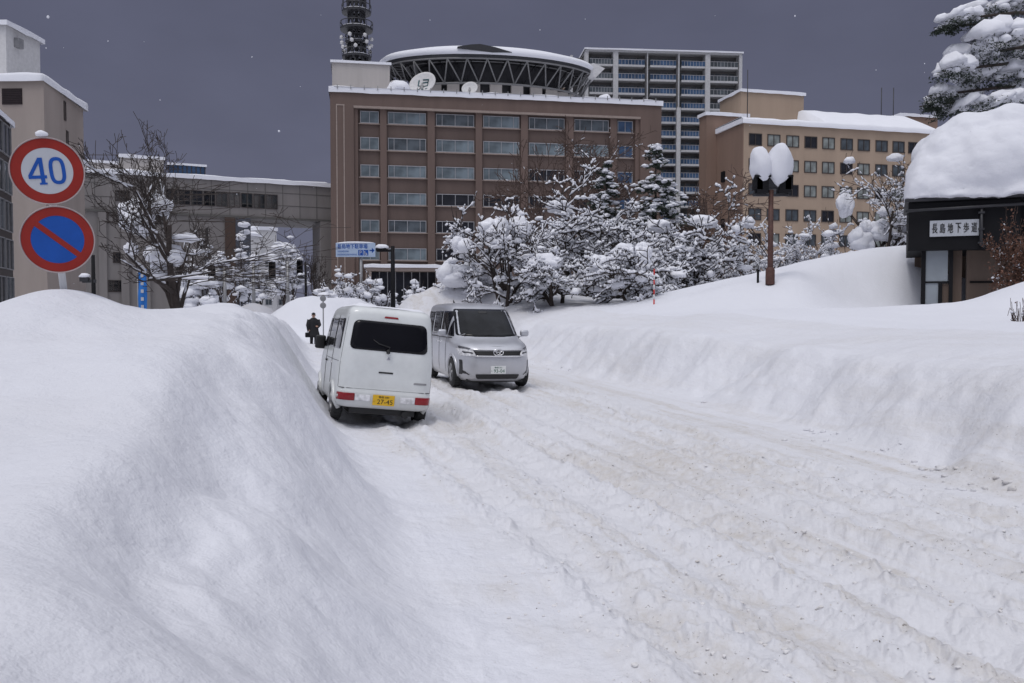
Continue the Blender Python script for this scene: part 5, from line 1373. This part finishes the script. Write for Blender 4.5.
GT = 'snow laden trees on the park bank'
tree(180, 33, 136, 11, 'leafless dark tree behind the left snow bank with a big snow lump on its fork', None, 'bare_tree', spread=1.1, levels=5, kids=(6, 5, 5, 4, 2), r0=.20, amount=.7, thick=.06, smax=2, nst=1, pads=0, pad_r=(.1, .22), big=((138, 217, 32, 34), (157, 205, 26, 22), (165, 255, 36, 22), (161, 270, 16, 18), (186, 238, 24, 9), (132, 249, 12, 12)), up=1.3, basez=0, fitw=(152, 300), minr=.011, wander=.14)
tree(590, 43, 178, 21, 'largest snow covered tree, centre of the park group in front of the brown office', GT, spread=1.3, fan=.8, trunks=4, levels=4, kids=(5, 5, 4, 3), r0=.19, amount=.75, thick=.088, pads=80, pad_r=(.06, .24), big=((590, 222, 26, 14), (560, 207, 24, 12)), up=.5, fitw=(512, 660), minr=.024)
tree(506, 38, 204, 22, 'snow covered tree with a wide flat snow cushion, left in the park group', GT, spread=1.2, fan=.7, trunks=3, levels=4, kids=(5, 4, 4, 3), r0=.12, amount=.75, thick=.078, pads=40, pad_r=(.08, .26), big=((497, 229, 32, 20), (519, 228, 22, 20), (462, 245, 20, 16)), up=.3, fitw=(448, 558), minr=.020)
tree(556, 37, 236, 23, 'low dark trunked snowy tree just right of the silver minivan', GT, spread=1.3, fan=.8, trunks=3, levels=4, kids=(5, 4, 4, 3), r0=.14, amount=.75, thick=.078, pads=40, pad_r=(.08, .26), big=((545, 262, 30, 15),), up=.2, fitw=(500, 612), minr=.020)
tree(632, 36, 235, 24, 'low snowy tree holding one smooth round snow pillow beside the red and white pole', GT, spread=1.3, fan=.8, trunks=4, levels=4, kids=(5, 5, 4, 3), r0=.13, amount=.75, thick=.078, pads=32, pad_r=(.10, .28), big=((631, 257, 36, 26), (643, 252, 16, 16), (600, 262, 18, 14)), up=.2, fitw=(584, 690), minr=.020)
tree(694, 42, 205, 35, 'broad snowy tree with upswept limbs at the right of the park group', GT, spread=1.3, fan=1.1, trunks=5, levels=4, kids=(5, 5, 4, 3), r0=.15, amount=.75, thick=.088, pads=80, pad_r=(.06, .24), big=((678, 258, 26, 22), (702, 222, 26, 12), (660, 226, 24, 13)), up=.5, fitw=(632, 752), minr=.022)
tree(460, 40, 262, 26, 'low shrub buried in a mound of snow at the left end of the park group', GT, 'snowy_shrub', spread=1.2, trunks=3, levels=3, kids=(4, 4, 4), r0=.07, amount=.7, thick=.07, pads=40, pad_r=(.12, .3), big=((455, 276, 34, 24), (480, 272, 30, 22)), up=.2, fitw=(436, 496))
tree(775, 44, 220, 27, 'snowy bush thicket behind the twin headed lamp', GT, 'snowy_shrub', spread=1.4, fan=1.2, trunks=6, levels=4, kids=(4, 4, 4, 2), r0=.09, amount=.72, thick=.078, pads=50, pad_r=(.08, .26), big=((748, 223, 12, 11),), up=.3, fitw=(722, 826))
tree(826, 43, 226, 28, 'snowy bush thicket between the twin headed lamp and the right tree', GT, 'snowy_shrub', spread=1.4, fan=1.2, trunks=5, levels=4, kids=(4, 4, 4, 2), r0=.08, amount=.55, thick=.07, pads=50, pad_r=(.10, .26), up=.3, fitw=(790, 870))
tree(885, 40, 168, 29, 'bare tree with upright limbs and hanging snow lumps left of the underpass entrance', GT, spread=1.2, trunks=3, levels=4, kids=(6, 5, 4, 3), r0=.14, amount=.42, thick=.07, pads=34, pad_r=(.10, .30), big=((845, 205, 16, 24), (868, 228, 18, 14), (880, 232, 22, 20), (862, 240, 24, 24), (905, 225, 16, 18)), up=.8, fitw=(832, 930), minr=.012)
tree(566, 64, 148, 31, 'leafless reddish brown tree behind the snowy park group', 'bare trees behind the park', 'bare_tree', spread=1.3, levels=5, kids=(6, 6, 5, 4, 3), r0=.2, amount=.03, thick=.05, pads=0, bark='bark_b', up=.9, fitw=(496, 640), basez=1, minr=.024)
tree(705, 66, 182, 32, 'leafless brown tree between the conifer and the beige office', 'bare trees behind the park', 'bare_tree', spread=1.2, levels=5, kids=(6, 6, 5, 4, 3), r0=.2, amount=.03, thick=.05, pads=0, bark='bark_b', up=.9, fitw=(655, 765), basez=1, minr=.024)
GB = 'small snowy street trees under the bridge'
small = [(206, 70, 238, 'small snow puffed street tree left of the brown bridge pier'), (222, 62, 252, 'slim snow puffed street tree against the brown bridge pier'), (239, 66, 232, 'narrow snowy street tree against the dark blue pier'), (262, 74, 248, 'snow puffed street tree in front of the distant white building'),
         (283, 72, 240, 'rounded snow puffed street tree right of the distant white building'), (296, 78, 256, 'low snowy street tree below the open bridge span'), (318, 80, 250, 'dark twiggy street tree in front of the right bridge pier'), (345, 66, 272, 'low snow puffed shrub below the direction board'), (362, 70, 274, 'low snow puffed shrub right of the direction board pole'), (382, 72, 280, 'snow puffed shrub just left of the street lamp pole'), (415, 74, 284, 'low snowy hedge bush right of the street lamp pole'), (200, 44, 268, 'snow covered shrub between the bare tree and the bridge pier'), (330, 58, 284, 'small snow puffed shrub left of the direction board')]
for i, (px, Y, ty, lab) in enumerate(small):
    dk = i == 6
    tree(px, Y, ty, 60 + i, lab, GB if ty < 262 else 'low snowy shrubs along the far street', 'street_tree' if ty < 262 else 'snowy_shrub', spread=.9 if ty < 262 else 1.2, trunks=1 if ty < 262 else 3, levels=3 if not dk else 4, kids=(7, 5, 4, 3), r0=.10, amount=.0 if dk else .5, thick=.09, pads=0 if dk else 48, pad_r=(.16, .42), basez=.8, fitw=(px - (13 if ty < 262 else 14), px + (13 if ty < 262 else 14)), minr=.02)

# conifers
def conifer(px, Y, top_py, wpx, seed, label, tiers=13):
    rng = random.Random(seed); q = P(px, HOR, Y); z0 = 1.2; hgt = P(px, top_py, Y).z - z0; wr = wpx / 2 / FPX * Y
    t = empty('conifer', (q.x, Y, z0), 0, label=label, cat='tree', group='snowy conifers in front of the brown office')
    b = MB(); b.tube([(0, 0, -.3), (0, 0, hgt * .98)], [.16, .02], 8); b.build('trunk', 'bark', t)
    fo, sn = MB(), MB()
    for i in range(tiers * 2):
        f = (i + .5) / (tiers * 2); z = hgt * (.12 + .87 * f) ; R_ = wr * (1 - f) ** .66 * 1.05 + .10; k = max(4, int(11 * (1 - f) + 3))
        for j in range(k):
            a = 2 * math.pi * (j + rng.random() * .7) / k + i; z = hgt * (.12 + .87 * min(1, max(0, f + rng.gauss(0, .05)))); L = R_ * rng.uniform(.7, 1.15); d = Vector((math.cos(a), math.sin(a), 0)); dr = rng.uniform(.15, .4)
            tip = Vector((d.x * L, d.y * L, z - dr * L * rng.uniform(.2, 1.6))); base = Vector((0, 0, z))
            fo.tube([base, base.lerp(tip, .5) + Vector((0, 0, .05)), tip], [.03, .02, .01], 3, cap=False)
            for m in range(26):
                c = base.lerp(tip, rng.uniform(.2, 1.05)) + Vector((rng.gauss(0, .10), rng.gauss(0, .10), rng.gauss(-.06, .07))); s = rng.uniform(.12, .28)
                u = Vector((rng.gauss(0, 1), rng.gauss(0, 1), rng.gauss(-.3, .5))).normalized() * s; v = u.cross(Vector((rng.gauss(0, 1), rng.gauss(0, 1), 1))).normalized() * s * .35
                fo.add([c - v, c + u, c + v], [(0, 1, 2)], 0)
            for m in range(7):
                if rng.random() < .85:
                    c = base.lerp(tip, rng.uniform(.25, 1.08)) + Vector((rng.gauss(0, .07), rng.gauss(0, .07), .05 + rng.gauss(0, .05))); s = rng.uniform(.07, .24) * (1.2 - f * .4)
                    sn.blob(c, (s * 1.2, s * 1.1, s * .6), rng.random() * 90, .35, 1, flatb=.4)
    fo.build('crown', 'needles', t); sn.build('snow_cover', 'snow_tree', t)
conifer(655, 48, 146, 104, 5, 'taller snow dusted conifer right of centre in front of the brown office', 13)
conifer(606, 50, 162, 66, 6, 'smaller snow dusted conifer left of the taller conifer')

# big pine, top right
PYY = 36.0; q = P(1052, HOR, PYY); rng = random.Random(77)
pt = empty('pine_tree', (q.x, PYY, 1.5), 0, label='huge dark pine with heavy snow pads behind the underpass entrance', cat='tree')
b = MB(); b.tube([(0, 0, -1), (.1, 0, 6), (0, 0, 16)], [.38, .30, .12], 12)
fo, sn, br = MB(), MB(), MB()
pads = [  # photo column, row, half width px, half height px, depth offset
 (985, 8, 22, 8, 0), (962, 16, 16, 7, -.6), (1008, 2, 24, 10, .4), (946, 26, 10, 4, -.3),
 (1000, 34, 26, 13, -.8), (975, 52, 20, 11, -.4), (1015, 48, 22, 13, .3), (955, 66, 17, 10, -.8), (985, 74, 24, 12, .2), (1018, 70, 22, 12, -.2),
 (940, 92, 13, 8, -.4), (962, 92, 18, 8, .3), (990, 98, 24, 10, -.9), (1020, 92, 22, 12, .2), (932, 104, 8, 5, 0), (950, 108, 16, 7, .8), (1000, 118, 26, 10, .5), (1035, 20, 22, 12, .3), (1045, 60, 22, 14, .5), (1050, 100, 24, 12, .5), (1075, 40, 24, 14, 0), (1080, 85, 26, 14, 0), (1095, 10, 20, 10, 0),
 (1010, -28, 20, 10, 0), (1040, -45, 22, 12, .5), (1075, -30, 22, 12, -.5), (1060, -75, 18, 9, 0), (1105, 120, 26, 12, .4)]
for i, (px, py, hw, hh, dy) in enumerate(pads):
    c = P(px, py, PYY + dy * 1.6) - Vector((q.x, PYY, 1.5)); rx = hw / FPX * PYY; rz_ = hh / FPX * PYY
    br.tube([(0, 0, c.z + .5), (c.x * .5, c.y * .6, c.z + .25), (c.x * 1.1, c.y, c.z - rz_ * .5)], [.10, .07, .03], 6)
    for m in range(7):
        o = Vector((rng.uniform(-.8, .8) * rx, rng.uniform(-.5, .5) * rx, -abs(rng.gauss(0, .25)) * rz_)); k = rng.uniform(.45, .75)
        sn.blob(c + o + Vector((0, 0, rz_ * .1)), (rx * k, rx * k * .9, rz_ * k * 1.3), i * 7 + m, .38, 2, flatb=.35, freq=1.9, rot=Matrix.Rotation(R(rng.uniform(-38, 2) if px < 1050 else rng.uniform(-2, 38)), 3, 'Y'))
    for m in range(7):      # lobes drooping off the edge
        a = rng.uniform(0, 6.28); o = Vector((math.cos(a) * rx * .95, math.sin(a) * rx * .7, -rz_ * .35 - (.2 * rx if math.cos(a) < 0 else 0))); k = rng.uniform(.12, .26)
        sn.blob(c + o, (rx * k * 1.1, rx * k, rz_ * k * 1.5), i * 9 + m, .3, 1, flatb=.8)
    for m in range(620):
        u_, w_ = rng.uniform(-1.12, 1.12), rng.uniform(-1, 1)
        p = c + Vector((u_ * rx, w_ * rx * .9, -rz_ * rng.uniform(.15, 1.25) - (.25 * rx * abs(u_)))); s = rng.uniform(.06, .16)
        u = Vector((rng.gauss(0, 1), rng.gauss(0, .8), rng.gauss(-.4, .6))).normalized() * s; v = u.cross(Vector((rng.gauss(0, 1), rng.gauss(0, 1), 1))).normalized() * s * .22
        fo.add([p - v, p + u, p + v], [(0, 1, 2)], 0)
b.build('trunk', 'bark', pt); br.build('limb', 'bark', pt); fo.build('crown', 'needles', pt); sn.build('snow_cover', 'snow_tree', pt)

# withered bush in front of the shelter
def bush(px, Y, top, w, seed, label, nleaf, base_py=None, snow=14):
    rng = random.Random(seed); q = P(px, HOR, Y); z0 = H(q.x, Y); h = P(px, top, Y).z - z0; wr = w / 2 / FPX * Y
    t = empty('withered_bush', (q.x, Y, z0), 0, label=label, cat='bush', group=None)
    limbs = branchy(rng, (0, 0, 0), h, 1.0, 4, 3, (6, 5, 4), .035, .8, .35, 0, .15, .6, .006)
    mz = max(p.z for l in limbs for p in l[0]); mx_ = max(abs(p.x) for l in limbs for p in l[0])
    for pts, rad, lev in limbs:
        for p in pts: p.z *= h / mz; p.x *= wr / mx_; p.y *= wr / mx_
    b = MB()
    for pts, rad, lev in limbs: b.tube(pts, rad, 5 if lev < 2 else 3, cap=False)
    b.build('stem', 'bark_b', t)
    b = MB(); tips = [p for l in limbs if l[2] >= 2 for p in l[0]]
    for m in range(nleaf):
        p = rng.choice(tips) + Vector((rng.gauss(0, .05), rng.gauss(0, .05), rng.gauss(0, .05))); s = rng.uniform(.025, .06)
        u = Vector((rng.gauss(0, 1), rng.gauss(0, 1), rng.gauss(0, 1))).normalized() * s; v = u.cross(Vector((rng.gauss(0, 1), 1, rng.gauss(0, 1)))).normalized() * s * .5
        b.add([p - v, p - u, p + v, p + u], [(0, 1, 2, 3)], 0)
    b.build('foliage', 'dead_leaf', t)
    b = MB(); snow_on(b, rng, limbs, .12, .03, snow, (.03, .08), 1); b.build('snow_cover', 'snow_tree', t)
bush(1020, 25.0, 204, 60, 91, 'withered reddish brown bush in front of the right end of the underpass entrance', 4200)
bush(1022, 17.5, 292, 26, 92, 'few dark twigs poking out of the snow at the right edge of the photo', 60, snow=4)
# ---------------------------------------------------------------- loose clods and grit on the road
M['clod'] = snow_mat('snow_clods', base=(.72, .71, .715), dirt=.9, lumps=1)
rng = random.Random(31)
def scatter(name, n, mat, rmin, rmax, rutw, dirt=False):
    V, F_ = ICO[1]; V0 = np.array([tuple(v) for v in V]); F0 = np.array(F_); rs2 = np.random.RandomState(3 if dirt else 5)
    uu = 3.0 * np.exp(rs2.rand(n) * math.log(30 / 3.0)); rc = np.array([c for c, w_, d_ in RUTS]); k = rs2.randint(0, len(rc), n)
    cc = rc[k] - .35 * vn(uu * .10, uu * 0) * 1.5 + .22 * vn(uu * .16 + rc[k] * 3, uu * 0 + rc[k] * 5)
    vv = cc + rs2.choice([-1, 1], n) * np.abs(rs2.normal(.30, rutw, n))
    far_ = rs2.rand(n) < .16; vv = np.where(far_, rs2.uniform(.9, 6.6, n), vv)
    X = -uu * sa + vv * ca; Y = uu * ca + vv * sa; Z = Hn(X, Y)
    r_ = rmin + (rmax - rmin) * rs2.rand(n) ** 4.5 
    patch = fbm(uu * .5, vv * .9, 3) ; keep = (patch > .05) | (rs2.rand(n) < .15); X, Y, Z, r_ = X[keep], Y[keep], Z[keep], r_[keep]; n = len(X)
    jit = 1 + .55 * (rs2.rand(n, len(V0), 1) - .5); sc = np.stack([rs2.uniform(.7, 1.5, n), rs2.uniform(.7, 1.5, n), rs2.uniform(.5, .9, n)], -1)
    co = V0[None] * jit * (r_[:, None] * sc)[:, None, :] + np.stack([X, Y, Z + r_ * .25], -1)[:, None, :]
    f = (F0[None] + (np.arange(n) * len(V0))[:, None, None]).reshape(-1, 3)
    me = bpy.data.meshes.new(name); me.from_pydata(co.reshape(-1, 3).tolist(), [], f.tolist()); me.materials.append(M[mat]); link(name, me, kind='stuff')
scatter('snow_clods', 6000, 'clod', .003, .015, .16)
M['grit'] = simple('dark_grit', (.16, .14, .12), .9, var=.5, vs=20)
scatter('road_grit', 1500, 'grit', .001, .006, .16, True)

# lumps spilled along the foot of both banks
def spill(name, n, edge, side, seed):
    V, F_ = ICO[2]; V0 = np.array([tuple(v) for v in V]); F0 = np.array(F_); rs2 = np.random.RandomState(seed)
    uu = 3.0 * np.exp(rs2.rand(n) * math.log(32 / 3.0)); e_ = edge(uu); vv = e_ + side * np.abs(rs2.normal(0, .32, n)) - side * .28
    X = -uu * sa + vv * ca; Y = uu * ca + vv * sa; Z = Hn(X, Y); r_ = .006 + .035 * rs2.rand(n) ** 3; k = fbm(uu * .8, uu * 0 + seed, 2) > -.05; X, Y, Z, r_ = X[k], Y[k], Z[k], r_[k]; n = len(X)
    sc = np.stack([rs2.uniform(.8, 1.5, n), rs2.uniform(.8, 1.5, n), rs2.uniform(.45, .8, n)], -1)
    ph = rs2.rand(n, 1, 3) * 20; jit = 1 + .16 * np.sin(V0[None, :, :1] * 4.1 + ph[..., :1]) + .14 * np.sin(V0[None, :, 1:2] * 5.3 + ph[..., 1:2]) + .45 * (rs2.rand(n, len(V0), 1) - .5)
    co = V0[None] * jit * (r_[:, None] * sc)[:, None, :] + np.stack([X, Y, Z + r_ * .02], -1)[:, None, :]
    f = (F0[None] + (np.arange(n) * len(V0))[:, None, None]).reshape(-1, 3)
    me = bpy.data.meshes.new(name); me.from_pydata(co.reshape(-1, 3).tolist(), [], f.tolist()); me.polygons.foreach_set('use_smooth', [True] * len(me.polygons)); me.materials.append(M['road']); link(name, me, kind='stuff')
spill('fallen_snow_lumps', 420, toeR, -1, 4)
